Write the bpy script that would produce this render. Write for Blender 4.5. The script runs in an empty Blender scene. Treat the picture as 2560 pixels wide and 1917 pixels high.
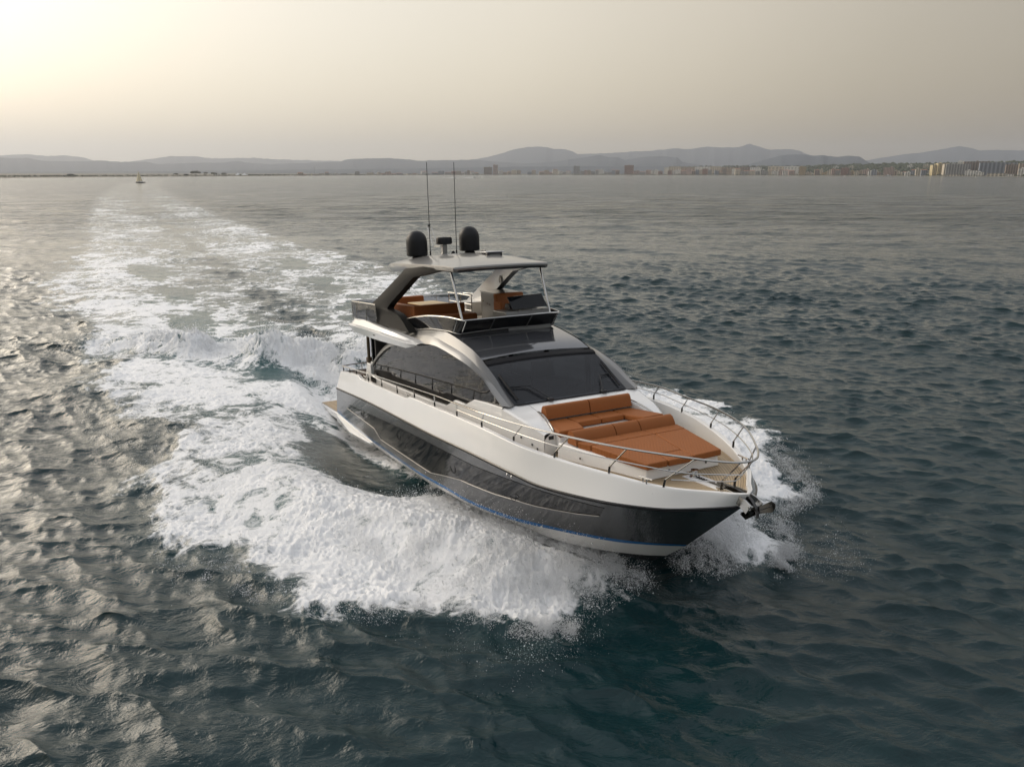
import bpy, math, random
import numpy as np
from mathutils import Matrix, Vector
SC = bpy.context.scene
COL = SC.collection
R = math.radians
rng = np.random.default_rng(7)
random.seed(7)

# ------------------------------------------------------------------ camera
CAM_H = 8.313
PITCH = R(15.279)
F_PX = 1920.0 / 2560.0
cam_d = bpy.data.cameras.new("camera")
cam_d.sensor_fit = 'HORIZONTAL'
cam_d.sensor_width = 36.0
cam_d.lens = 36.0 * F_PX
cam_d.clip_start = 0.1
cam_d.clip_end = 60000.0
cam = bpy.data.objects.new("camera", cam_d)
cam.location = (0, 0, CAM_H)
cam.rotation_euler = (R(90) - PITCH, 0, 0)
COL.objects.link(cam)
SC.camera = cam

# ------------------------------------------------------------------ sky and sun
SUN_AZ = R(-58.0)          # measured from +Y (the view), negative = left
SUN_EL = R(25.0)
SUN_DIR = Vector((math.sin(SUN_AZ) * math.cos(SUN_EL), math.cos(SUN_AZ) * math.cos(SUN_EL), math.sin(SUN_EL)))
w = bpy.data.worlds.new("World")
SC.world = w
w.use_nodes = True
nt = w.node_tree
nt.nodes.clear()
out = nt.nodes.new("ShaderNodeOutputWorld")
bg1 = nt.nodes.new("ShaderNodeBackground")
bg2 = nt.nodes.new("ShaderNodeBackground")
add = nt.nodes.new("ShaderNodeAddShader")
sky = nt.nodes.new("ShaderNodeTexSky")
sky.sky_type = 'NISHITA'
sky.sun_disc = False
sky.sun_elevation = SUN_EL
sky.sun_rotation = SUN_AZ
sky.dust_density = 6.0
sky.air_density = 1.0
sky.ozone_density = 1.0
bg1.inputs[1].default_value = 0.05
nt.links.new(sky.outputs[0], bg1.inputs[0])
tc = nt.nodes.new("ShaderNodeTexCoord")
nrm = nt.nodes.new("ShaderNodeVectorMath"); nrm.operation = 'NORMALIZE'
dot = nt.nodes.new("ShaderNodeVectorMath"); dot.operation = 'DOT_PRODUCT'
dot.inputs[1].default_value = SUN_DIR
aco = nt.nodes.new("ShaderNodeMath"); aco.operation = 'ARCCOSINE'
div = nt.nodes.new("ShaderNodeMath"); div.operation = 'DIVIDE'; div.inputs[1].default_value = math.pi
ramp = nt.nodes.new("ShaderNodeValToRGB")
SKY = [(0, (1.6, 1.54, 1.42)), (14, (0.95, 0.91, 0.83)), (27, (0.70, 0.665, 0.585)), (37, (0.675, 0.625, 0.52)), (58, (0.645, 0.565, 0.43)),
       (70, (0.54, 0.46, 0.335)), (80, (0.415, 0.346, 0.240)), (94, (0.298, 0.240, 0.162)), (125, (0.25, 0.222, 0.175)), (180, (0.22, 0.21, 0.19))]
els = ramp.color_ramp.elements
while len(els) < len(SKY):
    els.new(0.5)
for e, (a, c) in zip(els, SKY):
    e.position = a / 180.0
for e, (a, c) in zip(els, SKY):
    e.color = (*c, 1)
nt.links.new(tc.outputs['Generated'], nrm.inputs[0])
nt.links.new(nrm.outputs[0], dot.inputs[0])
nt.links.new(dot.outputs['Value'], aco.inputs[0])
nt.links.new(aco.outputs[0], div.inputs[0])
nt.links.new(div.outputs[0], ramp.inputs[0])
sepz = nt.nodes.new("ShaderNodeSeparateXYZ")
zr = nt.nodes.new("ShaderNodeMapRange"); zr.interpolation_type = 'SMOOTHSTEP'
zr.inputs[1].default_value = 0.18; zr.inputs[2].default_value = 0.70
cool = nt.nodes.new("ShaderNodeMix"); cool.data_type = 'RGBA'
cool.inputs[7].default_value = (0.55, 0.555, 0.565, 1)
nt.links.new(nrm.outputs[0], sepz.inputs[0]); nt.links.new(sepz.outputs[2], zr.inputs[0])
nt.links.new(zr.outputs[0], cool.inputs[0]); nt.links.new(ramp.outputs[0], cool.inputs[6])
nt.links.new(cool.outputs[2], bg2.inputs[0])
bg2.inputs[1].default_value = 1.0
nt.links.new(bg1.outputs[0], add.inputs[0])
nt.links.new(bg2.outputs[0], add.inputs[1])
nt.links.new(add.outputs[0], out.inputs[0])

sun_d = bpy.data.lights.new("sun", 'SUN')
sun_d.energy = 0.95
sun_d.angle = R(40.0)
sun_d.color = (1.0, 0.92, 0.80)
sun = bpy.data.objects.new("sun", sun_d)
sun.rotation_euler = SUN_DIR.to_track_quat('Z', 'Y').to_euler()
COL.objects.link(sun)

DENOISE = True
SC.view_settings.view_transform = 'Standard'
SC.view_settings.look = 'None'
SC.view_settings.exposure = 0.10
SC.view_settings.gamma = 1.0
SC.cycles.use_denoising = DENOISE
SC.cycles.max_bounces = 8
SC.cycles.volume_bounces = 0
SC.cycles.caustics_reflective = False
SC.cycles.caustics_refractive = False
SC.cycles.sample_clamp_indirect = 3.0

HAZE_DENSITY = 0.000085

# ------------------------------------------------------------------ helpers
def mat(name, color, rough=0.5, metal=0.0, coat=0.0, spec=0.5, noise=0.0, nscale=3.0, bump=0.0, bscale=40.0, ior=1.5):
    m = bpy.data.materials.new(name)
    m.use_nodes = True
    n = m.node_tree.nodes
    L = m.node_tree.links
    p = n['Principled BSDF']
    p.inputs['Base Color'].default_value = (*color, 1)
    p.inputs['Roughness'].default_value = rough
    p.inputs['Metallic'].default_value = metal
    p.inputs['Coat Weight'].default_value = coat
    p.inputs['Coat Roughness'].default_value = 0.04
    p.inputs['Specular IOR Level'].default_value = spec
    p.inputs['IOR'].default_value = ior
    if noise or bump:
        t = n.new('ShaderNodeTexCoord')
    if noise:
        no = n.new('ShaderNodeTexNoise')
        no.inputs['Scale'].default_value = nscale
        no.inputs['Detail'].default_value = 6
        mx = n.new('ShaderNodeMix'); mx.data_type = 'RGBA'
        mx.inputs[6].default_value = (*[c * (1 - noise) for c in color], 1)
        mx.inputs[7].default_value = (*[min(1, c * (1 + noise)) for c in color], 1)
        L.new(t.outputs['Object'], no.inputs['Vector'])
        L.new(no.outputs[0], mx.inputs[0])
        L.new(mx.outputs[2], p.inputs['Base Color'])
    if bump:
        nb = n.new('ShaderNodeTexNoise')
        nb.inputs['Scale'].default_value = bscale
        nb.inputs['Detail'].default_value = 4
        b = n.new('ShaderNodeBump')
        b.inputs['Strength'].default_value = 1.0
        b.inputs['Distance'].default_value = bump
        L.new(t.outputs['Object'], nb.inputs['Vector'])
        L.new(nb.outputs[0], b.inputs['Height'])
        L.new(b.outputs[0], p.inputs['Normal'])
    return m

class MB:
    def __init__(s):
        s.v = []; s.f = []
    def add(s, vs, fs, mirror=False):
        o = len(s.v)
        s.v += [tuple(map(float, p)) for p in vs]
        s.f += [tuple(i + o for i in f) for f in fs]
        if mirror:
            s.add([(p[0], -p[1], p[2]) for p in vs], [tuple(reversed(f)) for f in fs])
        return s
    def box(s, x0, x1, y0, y1, z0, z1, mirror=False):
        vs = [(x0, y0, z0), (x1, y0, z0), (x1, y1, z0), (x0, y1, z0), (x0, y0, z1), (x1, y0, z1), (x1, y1, z1), (x0, y1, z1)]
        return s.hexa(vs, mirror)
    def hexa(s, vs, mirror=False):
        return s.add(vs, [(3, 2, 1, 0), (4, 5, 6, 7), (0, 1, 5, 4), (1, 2, 6, 5), (2, 3, 7, 6), (3, 0, 4, 7)], mirror)
    def prism(s, bottom, top, mirror=False):
        n = len(bottom)
        return s.add(list(bottom) + list(top), [tuple(reversed(range(n))), tuple(range(n, 2 * n))] +
                     [(i, (i + 1) % n, n + (i + 1) % n, n + i) for i in range(n)], mirror)
    def grid(s, rows, mirror=False, flip=False, closed=False):
        m = len(rows[0]); fs = []
        for i in range(len(rows) - 1):
            for j in range(m - (0 if closed else 1)):
                q = (i * m + j, i * m + (j + 1) % m, (i + 1) * m + (j + 1) % m, (i + 1) * m + j)
                fs.append(tuple(reversed(q)) if flip else q)
        return s.add([p for r_ in rows for p in r_], fs, mirror)
    def tube(s, pts, r, n=8, mirror=False, cap=True):
        P = [Vector(p) for p in pts]
        rows = []
        up = Vector((0.013, 0.021, 1))
        for i, p in enumerate(P):
            t = (P[min(i + 1, len(P) - 1)] - P[max(i - 1, 0)]).normalized()
            a = t.cross(up)
            if a.length < 0.1:
                a = t.cross(Vector((1, 0.02, 0)))
            a.normalize(); b = t.cross(a)
            rr = r[i] if isinstance(r, (list, tuple)) else r
            rows.append([tuple(p + (a * math.cos(k * 2 * math.pi / n) + b * math.sin(k * 2 * math.pi / n)) * rr) for k in range(n)])
        k = len(rows)
        vs = [q for r_ in rows for q in r_]
        fs = []
        for i in range(k - 1):
            for j in range(n):
                fs.append((i * n + j, (i + 1) * n + j, (i + 1) * n + (j + 1) % n, i * n + (j + 1) % n))
        if cap:
            fs.append(tuple(range(n))); fs.append(tuple(reversed(range((k - 1) * n, k * n))))
        return s.add(vs, fs, mirror)
    def lathe(s, prof, c, n=24, mirror=False):
        rows = [[(c[0] + r_ * math.cos(k * 2 * math.pi / n), c[1] + r_ * math.sin(k * 2 * math.pi / n), c[2] + z) for k in range(n)] for r_, z in prof]
        return s.grid(rows, mirror, closed=True)
    def build(s, name, m, parent=None, smooth=40, bevel=0, seg=2, label=None):
        me = bpy.data.meshes.new(name)
        me.from_pydata(s.v, [], s.f)
        me.validate()
        me.update()
        o = bpy.data.objects.new(name, me)
        me.materials.append(m)
        COL.objects.link(o)
        if parent is not None:
            o.parent = parent
        if smooth:
            me.shade_smooth()
            me.set_sharp_from_angle(angle=R(smooth))
        if bevel:
            b = o.modifiers.new('bevel', 'BEVEL'); b.width = bevel; b.segments = seg; b.limit_method = 'ANGLE'; b.angle_limit = R(35)
            b.harden_normals = False
        if label:
            o['label'] = label
        return o

def tag(o, label=None, cat=None, group=None, kind=None):
    if label: o['label'] = label
    if cat: o['category'] = cat
    if group: o['group'] = group
    if kind: o['kind'] = kind
    return o
def empty(name, loc=(0, 0, 0), rz=0.0):
    o = bpy.data.objects.new(name, None)
    o.empty_display_size = 0.3
    o.location = loc; o.rotation_euler = (0, 0, rz)
    COL.objects.link(o)
    return o

def pch(xs, ys, q):
    """monotone cubic through (xs, ys); xs ascending"""
    xs = np.asarray(xs, float); ys = np.asarray(ys, float); q = np.asarray(q, float)
    h = np.diff(xs); d = np.diff(ys) / h
    m = np.zeros_like(ys)
    for i in range(1, len(xs) - 1):
        if d[i - 1] * d[i] > 0:
            w1 = 2 * h[i] + h[i - 1]; w2 = h[i] + 2 * h[i - 1]
            m[i] = (w1 + w2) / (w1 / d[i - 1] + w2 / d[i])
    m[0] = d[0]; m[-1] = d[-1]
    i = np.clip(np.searchsorted(xs, q) - 1, 0, len(xs) - 2)
    t = np.clip((q - xs[i]) / h[i], 0, 1)
    return ((1 + 2 * t) * (1 - t) ** 2 * ys[i] + t * (1 - t) ** 2 * h[i] * m[i] + t * t * (3 - 2 * t) * ys[i + 1] + t * t * (t - 1) * h[i] * m[i + 1])
def curve(pts, n=None, xs=None):
    p = np.array(sorted(pts)); 
    if xs is None: xs = np.linspace(p[0, 0], p[-1, 0], n)
    return [(x, y, z) for x, y, z in zip(xs, pch(p[:, 0], p[:, 1], xs), pch(p[:, 0], p[:, 2], xs))]
def smooth_path(pts, n):
    """Catmull-Rom through points"""
    P = [Vector(p) for p in pts]; o = []
    for i in range(len(P) - 1):
        p0 = P[max(i - 1, 0)]; p1 = P[i]; p2 = P[i + 1]; p3 = P[min(i + 2, len(P) - 1)]
        for k in range(n):
            t = k / n
            o.append(tuple(0.5 * ((2 * p1) + (p2 - p0) * t + (2 * p0 - 5 * p1 + 4 * p2 - p3) * t * t + (3 * p1 - p0 - 3 * p2 + p3) * t ** 3)))
    o.append(tuple(P[-1]))
    return o

# pixel -> world tools, used for the far coast: a bearing and an elevation in the photograph (2560 x 1917)
def bearing(px, py):
    x = (px - 1280.0) / 1920.0; u = -(py - 958.5) / 1920.0
    c, s = math.cos(PITCH), math.sin(PITCH)
    d = Vector((x, c + u * s, -s + u * c))
    return math.atan2(d.x, d.y), d.z / math.hypot(d.x, d.y)
def far(px, py, dist):
    az, sl = bearing(px, py)
    return (math.sin(az) * dist, math.cos(az) * dist, CAM_H + sl * dist)

# vectorised value noise (numpy)
def vnoise(x, y, seed=0):
    xi = np.floor(x).astype(np.int64); yi = np.floor(y).astype(np.int64)
    fx = x - xi; fy = y - yi
    fx = fx * fx * fx * (fx * (fx * 6 - 15) + 10); fy = fy * fy * fy * (fy * (fy * 6 - 15) + 10)
    def hsh(a, b):
        h = (a * 374761393 + b * 668265263 + seed * 1442695041) & 0xffffffff
        h = ((h ^ (h >> 13)) * 1274126177) & 0xffffffff
        return ((h ^ (h >> 16)) & 0xffff) / 32767.5 - 1.0
    a = hsh(xi, yi); b = hsh(xi + 1, yi); c = hsh(xi, yi + 1); d = hsh(xi + 1, yi + 1)
    return (a * (1 - fx) + b * fx) * (1 - fy) + (c * (1 - fx) + d * fx) * fy
def fbm(x, y, octv=5, seed=0, gain=0.5):
    s = 0; a = 1.0
    for k in range(octv):
        s = s + a * vnoise(x + 17.3 * k, y - 9.1 * k, seed + k)
        x, y = (x * 0.8 - y * 0.6) * 2.03, (x * 0.6 + y * 0.8) * 2.03
        a *= gain
    return s
def sst(a, b, x):
    t = np.clip((x - a) / (b - a), 0, 1)
    return t * t * (3 - 2 * t)
# ------------------------------------------------------------------ materials
M = {}
M['gel'] = mat("white_gelcoat", (0.82, 0.815, 0.80), 0.20, coat=0.6, noise=0.02, nscale=1.2)
M['graphite'] = mat("graphite_paint", (0.15, 0.153, 0.158), 0.22, metal=0.7, coat=0.5, noise=0.03, nscale=2.0)
M['leggrey'] = mat("graphite_leg_paint", (0.016, 0.0155, 0.0145), 0.5, metal=0.0, coat=0.0, spec=0.06)
M['bottom'] = mat("antifouling", (0.012, 0.014, 0.018), 0.5, noise=0.3, nscale=6)
M['blue'] = mat("blue_boot_stripe", (0.012, 0.11, 0.30), 0.25, coat=0.5)
M['chrome'] = mat("polished_steel", (0.50, 0.49, 0.47), 0.14, metal=1.0)
M['steel_dark'] = mat("dark_steel", (0.09, 0.088, 0.085), 0.25, metal=1.0)
M['champ'] = mat("champagne_paint", (0.235, 0.23, 0.22), 0.32, metal=0.3, coat=0.6)
M['roofgrey'] = mat("roof_grey_gloss", (0.075, 0.078, 0.085), 0.12, metal=0.2, coat=1.0)
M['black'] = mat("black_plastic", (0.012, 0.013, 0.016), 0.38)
M['dome'] = mat("radome_black", (0.007, 0.0075, 0.009), 0.42, spec=0.3)
M['rubber'] = mat("black_rubber", (0.01, 0.01, 0.012), 0.6, spec=0.2)
M['console'] = mat("console_grey", (0.16, 0.16, 0.15), 0.35, coat=0.2)
M['table'] = mat("oiled_table_wood", (0.62, 0.45, 0.22), 0.4, noise=0.15, nscale=5)
M['cream'] = mat("cream_floor", (0.66, 0.61, 0.54), 0.5, noise=0.04)
M['darkin'] = mat("dark_interior", (0.03, 0.028, 0.027), 0.6)
M['brownpost'] = mat("bronze_post", (0.10, 0.075, 0.045), 0.3, metal=0.4)
M['cockpit'] = mat("brown_upholstery", (0.075, 0.045, 0.03), 0.55)

M['archgrey'] = mat("arch_grey_paint", (0.11, 0.11, 0.108), 0.28, metal=0.2, coat=0.4)
def glass(name, tint, rough=0.0, base=(0.008, 0.009, 0.011), ior=1.34):
    m = bpy.data.materials.new(name); m.use_nodes = True
    n = m.node_tree.nodes; L = m.node_tree.links
    n.clear()
    o = n.new('ShaderNodeOutputMaterial')
    p = n.new('ShaderNodeBsdfPrincipled')
    p.inputs['Base Color'].default_value = (*base, 1)
    p.inputs['Roughness'].default_value = rough
    p.inputs['IOR'].default_value = ior
    t = n.new('ShaderNodeBsdfTransparent'); t.inputs[0].default_value = (0.8, 0.85, 0.92, 1)
    x = n.new('ShaderNodeMixShader')
    x.inputs[0].default_value = tint
    L.new(p.outputs[0], x.inputs[1]); L.new(t.outputs[0], x.inputs[2]); L.new(x.outputs[0], o.inputs[0])
    return m
M['glass'] = glass("tinted_windscreen", 0.22, 0.03, base=(0.02, 0.022, 0.026))
M['sideglass'] = glass("tinted_side_glass", 0.05, 0.01, base=(0.003, 0.003, 0.004), ior=1.36)
M['blackglass'] = mat("black_hull_glass", (0.006, 0.006, 0.007), 0.04, coat=0.0, ior=1.6)
M['flyglass'] = glass("smoked_fly_glass", 0.015, 0.02)
M['railglass'] = glass("smoked_rail_glass", 0.30, 0.02)

def leather(name, quilt):
    m = mat(name, (0.285, 0.095, 0.024), 0.6, spec=0.25, noise=0.07, nscale=2.5)
    n = m.node_tree.nodes; L = m.node_tree.links; p = n['Principled BSDF']
    t = n.new('ShaderNodeTexCoord')
    nb = n.new('ShaderNodeTexNoise'); nb.inputs['Scale'].default_value = 60; nb.inputs['Detail'].default_value = 3
    L.new(t.outputs['Object'], nb.inputs['Vector'])
    b = n.new('ShaderNodeBump'); b.inputs['Distance'].default_value = 0.0015
    L.new(nb.outputs[0], b.inputs['Height'])
    if quilt:
        hs = []
        for ang in (0.62, -0.62):
            mp = n.new('ShaderNodeMapping'); mp.inputs['Rotation'].default_value = (0, 0, ang)
            wv = n.new('ShaderNodeTexWave'); wv.wave_type = 'BANDS'; wv.bands_direction = 'Y'
            wv.inputs['Scale'].default_value = 5.2
            L.new(t.outputs['Object'], mp.inputs[0]); L.new(mp.outputs[0], wv.inputs[0])
            pw = n.new('ShaderNodeMath'); pw.operation = 'POWER'; pw.inputs[1].default_value = 0.35
            L.new(wv.outputs['Fac'], pw.inputs[0]); hs.append(pw)
        mn = n.new('ShaderNodeMath'); mn.operation = 'MINIMUM'
        L.new(hs[0].outputs[0], mn.inputs[0]); L.new(hs[1].outputs[0], mn.inputs[1])
        b2 = n.new('ShaderNodeBump'); b2.inputs['Distance'].default_value = 0.0045
        L.new(mn.outputs[0], b2.inputs['Height']); L.new(b.outputs[0], b2.inputs['Normal'])
        L.new(b2.outputs[0], p.inputs['Normal'])
    else:
        L.new(b.outputs[0], p.inputs['Normal'])
    return m
M['leather'] = leather("tan_leather", False)
M['quilt'] = leather("tan_quilted_leather", True)

def teak():
    """planks follow the deck edge: attribute 'edge' is the distance from it"""
    m = bpy.data.materials.new("laid_teak"); m.use_nodes = True
    n = m.node_tree.nodes; L = m.node_tree.links; p = n['Principled BSDF']
    a = n.new('ShaderNodeAttribute'); a.attribute_name = 'edge'
    d = n.new('ShaderNodeMath'); d.operation = 'DIVIDE'; d.inputs[1].default_value = 0.062
    fr = n.new('ShaderNodeMath'); fr.operation = 'FRACT'
    lt = n.new('ShaderNodeMath'); lt.operation = 'LESS_THAN'; lt.inputs[1].default_value = 0.16
    fl = n.new('ShaderNodeMath'); fl.operation = 'FLOOR'
    wn = n.new('ShaderNodeTexWhiteNoise'); wn.noise_dimensions = '1D'
    t = n.new('ShaderNodeTexCoord')
    mp = n.new('ShaderNodeMapping'); mp.inputs['Scale'].default_value = (2, 25, 1)
    no = n.new('ShaderNodeTexNoise'); no.inputs['Scale'].default_value = 3; no.inputs['Detail'].default_value = 6
    ad = n.new('ShaderNodeMath'); ad.operation = 'MULTIPLY_ADD'; ad.inputs[1].default_value = 0.4
    mx = n.new('ShaderNodeMix'); mx.data_type = 'RGBA'
    mx.inputs[6].default_value = (0.27, 0.19, 0.11, 1); mx.inputs[7].default_value = (0.46, 0.35, 0.215, 1)
    m2 = n.new('ShaderNodeMix'); m2.data_type = 'RGBA'; m2.inputs[7].default_value = (0.035, 0.028, 0.024, 1)
    L.new(a.outputs['Fac'], d.inputs[0]); L.new(d.outputs[0], fr.inputs[0]); L.new(fr.outputs[0], lt.inputs[0])
    L.new(d.outputs[0], fl.inputs[0]); L.new(fl.outputs[0], wn.inputs['W'])
    L.new(t.outputs['Object'], mp.inputs[0]); L.new(mp.outputs[0], no.inputs['Vector'])
    L.new(wn.outputs['Value'], ad.inputs[0]); L.new(no.outputs[0], ad.inputs[2])
    L.new(ad.outputs[0], mx.inputs[0]); L.new(mx.outputs[2], m2.inputs[6]); L.new(lt.outputs[0], m2.inputs[0])
    L.new(m2.outputs[2], p.inputs['Base Color'])
    p.inputs['Roughness'].default_value = 0.6
    return m
M['teak'] = teak()
# ------------------------------------------------------------------ yacht hull lines (boat frame: x forward, y port, z up; starboard half-breadths)
ROW_K = [(-13.4, 0, -0.35), (-8, 0, -0.45), (-3, 0, -0.40), (-0.6, 0, -0.16), (1.17, 0, 0.18), (1.30, 0, 0.26)]
ROW_C = [(-13.6, 2.34, 0.44), (-10, 2.36, 0.47), (-6, 2.36, 0.50), (-3.7, 2.28, 0.56), (-2.6, 2.13, 0.56), (-1.5, 1.84, 0.55), (-0.25, 1.44, 0.47), (0.9, 0.72, 0.44), (1.35, 0.30, 0.44), (1.64, 0, 0.46)]
ROW_B = [(-14.2, 2.46, 0.84), (-10.3, 2.47, 0.67), (-6.3, 2.47, 0.66), (-3.3, 2.43, 0.76), (-2.4, 2.32, 0.75), (-1.1, 2.00, 0.75), (-0.1, 1.54, 0.76), (1.1, 0.93, 0.79), (1.75, 0.45, 0.83), (2.2, 0, 0.86)]
ROW_B2 = [(-14.2, 2.47, 0.95), (-10.3, 2.48, 0.75), (-6.3, 2.48, 0.74), (-3.3, 2.44, 0.84), (-2.4, 2.33, 0.83), (-1.1, 2.01, 0.83), (-0.1, 1.56, 0.83), (1.1, 0.955, 0.86), (1.8, 0.46, 0.89), (2.28, 0, 0.92)]
ROW_W = [(-13.6, 2.57, 1.86), (-9.1, 2.60, 2.04), (-4.85, 2.60, 2.10), (-1.83, 2.53, 2.15), (-0.4, 2.40, 2.10), (0.5, 2.24, 2.04), (1.9, 1.78, 2.05), (2.84, 1.18, 2.06), (3.45, 0.55, 2.12), (3.62, 0.30, 2.14), (3.75, 0, 2.15)]
ROW_S = [(-13.1, 2.50, 2.52), (-11.06, 2.50, 2.66), (-6.2, 2.49, 2.76), (-4.4, 2.48, 2.78), (-3, 2.47, 2.80), (-1.6, 2.43, 2.78), (-0.3, 2.31, 2.70), (0.7, 2.06, 2.62), (1.9, 1.59, 2.52), (2.9, 1.00, 2.42), (3.5, 0.42, 2.40), (3.75, 0.20, 2.40), (3.88, 0, 2.40)]
_s = np.linspace(0, 1, 97)
HS = 1 - (1 - _s) ** 1.35
def row(P, s=None):
    p = np.array(P, float)
    s = HS if s is None else np.asarray(s)
    x = p[0, 0] + (p[-1, 0] - p[0, 0]) * s
    return np.stack([x, pch(p[:, 0], p[:, 1], x), pch(p[:, 0], p[:, 2], x)], 1)
def hull_pts(s, t):
    """topsides between the boot stripe and the knuckle, t = 0..1"""
    a = row(ROW_B2, s); b = row(ROW_W, s)
    t = np.asarray(t)[..., None] if np.ndim(t) else t
    q = a + (b - a) * t
    q[:, 1] = a[:, 1] + (b[:, 1] - a[:, 1]) * (np.ravel(t) if np.ndim(t) else t) ** 1.12
    return q
_gs = np.linspace(0, 1, 400)
_HG = np.concatenate([hull_pts(_gs, t) for t in np.linspace(0, 1, 60)])
def hull_y(x, z):
    d = (_HG[:, 0] - x) ** 2 + 4 * (_HG[:, 2] - z) ** 2
    i = np.argsort(d)[:4]
    wts = 1 / (d[i] + 1e-6)
    return float((_HG[i, 1] * wts).sum() / wts.sum())
# ------------------------------------------------------------------ yacht
YB = empty('motor_yacht')
YAW, TRIM, ROLL = R(-62.26355957), R(5.0), R(-0.18027749)
T0 = (2.38433188, 15.49815719)
_T = Matrix.Rotation(-TRIM, 4, 'Y'); _R = Matrix.Rotation(YAW, 4, 'Z') @ Matrix.Rotation(ROLL, 4, 'X')
YB.matrix_world = Matrix.Translation((T0[0], T0[1], 0.25)) @ _R @ _T
tag(YB, 'large white and graphite flybridge motor yacht with tan cushions, speeding through the foam', 'motor yacht')

def sm(pts):                       # starboard version
    return [(x, -y, z) for x, y, z in pts]
def T3(a): return [tuple(p) for p in a]

# --- hull
hb = MB()
K, C, B, B2, W, S = (row(r_) for r_ in (ROW_K, ROW_C, ROW_B, ROW_B2, ROW_W, ROW_S))
def strip(rows, o=None):
    mb = o or MB()
    rows = [[(p[0], -p[1], p[2]) for p in r_] for r_ in rows]
    return mb.grid(rows, mirror=True, flip=True)
def between(a, b, n, bulge=1.0):
    o = []
    for t in np.linspace(0, 1, n):
        q = a + (b - a) * t
        q[:, 1] = a[:, 1] + (b[:, 1] - a[:, 1]) * t ** bulge
        o.append(q)
    return o
hull = strip(between(B2, W, 14, 1.12)).build('hull', M['graphite'], YB, smooth=50)
strip(between(B, B2, 3)).build('boot_stripe', M['blue'], YB)
strip(between(C, B, 4)).build('chine_strip', M['gel'], YB)
strip(between(K, C, 8)).build('hull_bottom', M['bottom'], YB)
# bulwark: outer face, rounded cap, inner face down to the deck
DECK_Z = 2.33
def step_z(x, z):                  # the sheer steps down between the stern quarter and amidships
    k = sst(-11.0, -10.7, x) * (1 - sst(-6.5, -6.15, x))
    return z - 0.09 * k
So = S.copy(); So[:, 2] = step_z(So[:, 0], So[:, 2])
S1 = So.copy(); S1[:, 1] = np.maximum(So[:, 1] - 0.008, 0); S1[:, 2] += 0.010
S2 = So.copy(); S2[:, 1] = np.maximum(So[:, 1] - 0.105, 0); S2[:, 2] += 0.012
S3 = So.copy(); S3[:, 1] = np.maximum(So[:, 1] - 0.125, 0)
S4 = S3.copy(); S4[:, 1] = np.maximum(S3[:, 1] - 0.02, 0); S4[:, 2] = np.minimum(DECK_Z - 0.02, S3[:, 2] - 0.04)
Sm = W + (So - W) * 0.9; Sm[:, 1] += 0.003
bul = strip([W, W + (So - W) * 0.3, W + (So - W) * 0.6, Sm, So, S1, S2, S3, S4])
bulwark = bul.build('bulwark', M['gel'], YB, smooth=18)
# rub rail along the knuckle
rr = W.copy(); rr[:, 1] += 0.012
for sgn in (-1, 1):
    MB().tube([(p[0], sgn * p[1], p[2] + 0.012) for p in rr[:-1]], 0.016, 6).build('rub_rail', M['steel_dark'], YB)
    MB().tube([(p[0], sgn * (p[1] - 0.004), p[2] - 0.024) for p in rr[:-1]], 0.014, 6).build('rubbing_strip', M['rubber'], YB)
# transom
tr = MB()
a = [(-13.1, 2.38, 2.52), (-13.58, 2.57, 1.86), (-14.16, 2.46, 0.95), (-14.2, 2.46, 0.84), (-13.6, 2.34, 0.44), (-13.4, 0.01, -0.35)]
tr.add([(p[0], -p[1], p[2]) for p in a] + [tuple(p) for p in a], [(0, 1, 7, 6), (1, 2, 8, 7), (2, 3, 9, 8), (3, 4, 10, 9), (4, 5, 11, 10)])
tr.build('transom', M['gel'], YB, smooth=0)
# hull window with its steel sill, both sides
HT = [(-12.207, 2.535, 1.491), (-10.44, 2.552, 1.571), (-8.337, 2.563, 1.688), (-6.726, 2.569, 1.763), (-4.984, 2.573, 1.823), (-3.539, 2.551, 1.842), (-2.2, 2.507, 1.846), (-1.216, 2.431, 1.879), (-0.411, 2.335, 1.904), (0.48, 2.168, 1.909), (1.156, 1.929, 1.884), (1.839, 1.61, 1.855)]
HBt = [(-12.531, 2.516, 1.319), (-10.988, 2.522, 1.276), (-9.509, 2.519, 1.218), (-8.962, 2.497, 0.972), (-6.704, 2.497, 0.976), (-4.86, 2.487, 0.976), (-3.793, 2.483, 1.165), (-2.911, 2.472, 1.299), (-2.2, 2.42, 1.325), (-1.4, 2.31, 1.348), (-0.729, 2.189, 1.396), (-0.101, 2.021, 1.409), (0.451, 1.838, 1.448), (0.974, 1.662, 1.499), (1.496, 1.495, 1.579)]
def lin(P, n, x0=None, x1=None):
    p = np.array(P); x = np.linspace(p[0, 0], p[-1, 0], n)
    x = np.sort(np.concatenate([x, p[1:-1, 0]]))
    return x, p
def win_rows(nr=5, off=0.010):
    ht, hbm = np.array(HT), np.array(HBt)
    u = np.unique(np.concatenate([np.linspace(0, 1, 60), (hbm[:, 0] - hbm[0, 0]) / (hbm[-1, 0] - hbm[0, 0])]))
    xt = ht[0, 0] + (ht[-1, 0] - ht[0, 0]) * u; xb = hbm[0, 0] + (hbm[-1, 0] - hbm[0, 0]) * u
    zt = np.interp(xt, ht[:, 0], ht[:, 2]); zb = np.interp(xb, hbm[:, 0], hbm[:, 2])
    rows = []
    for t in np.linspace(0, 1, nr):
        xs = xb + (xt - xb) * t; zs = zb + (zt - zb) * t
        rows.append([(x, hull_y(x, z) + off, z) for x, z in zip(xs, zs)])
    return rows
wr = win_rows()
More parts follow.
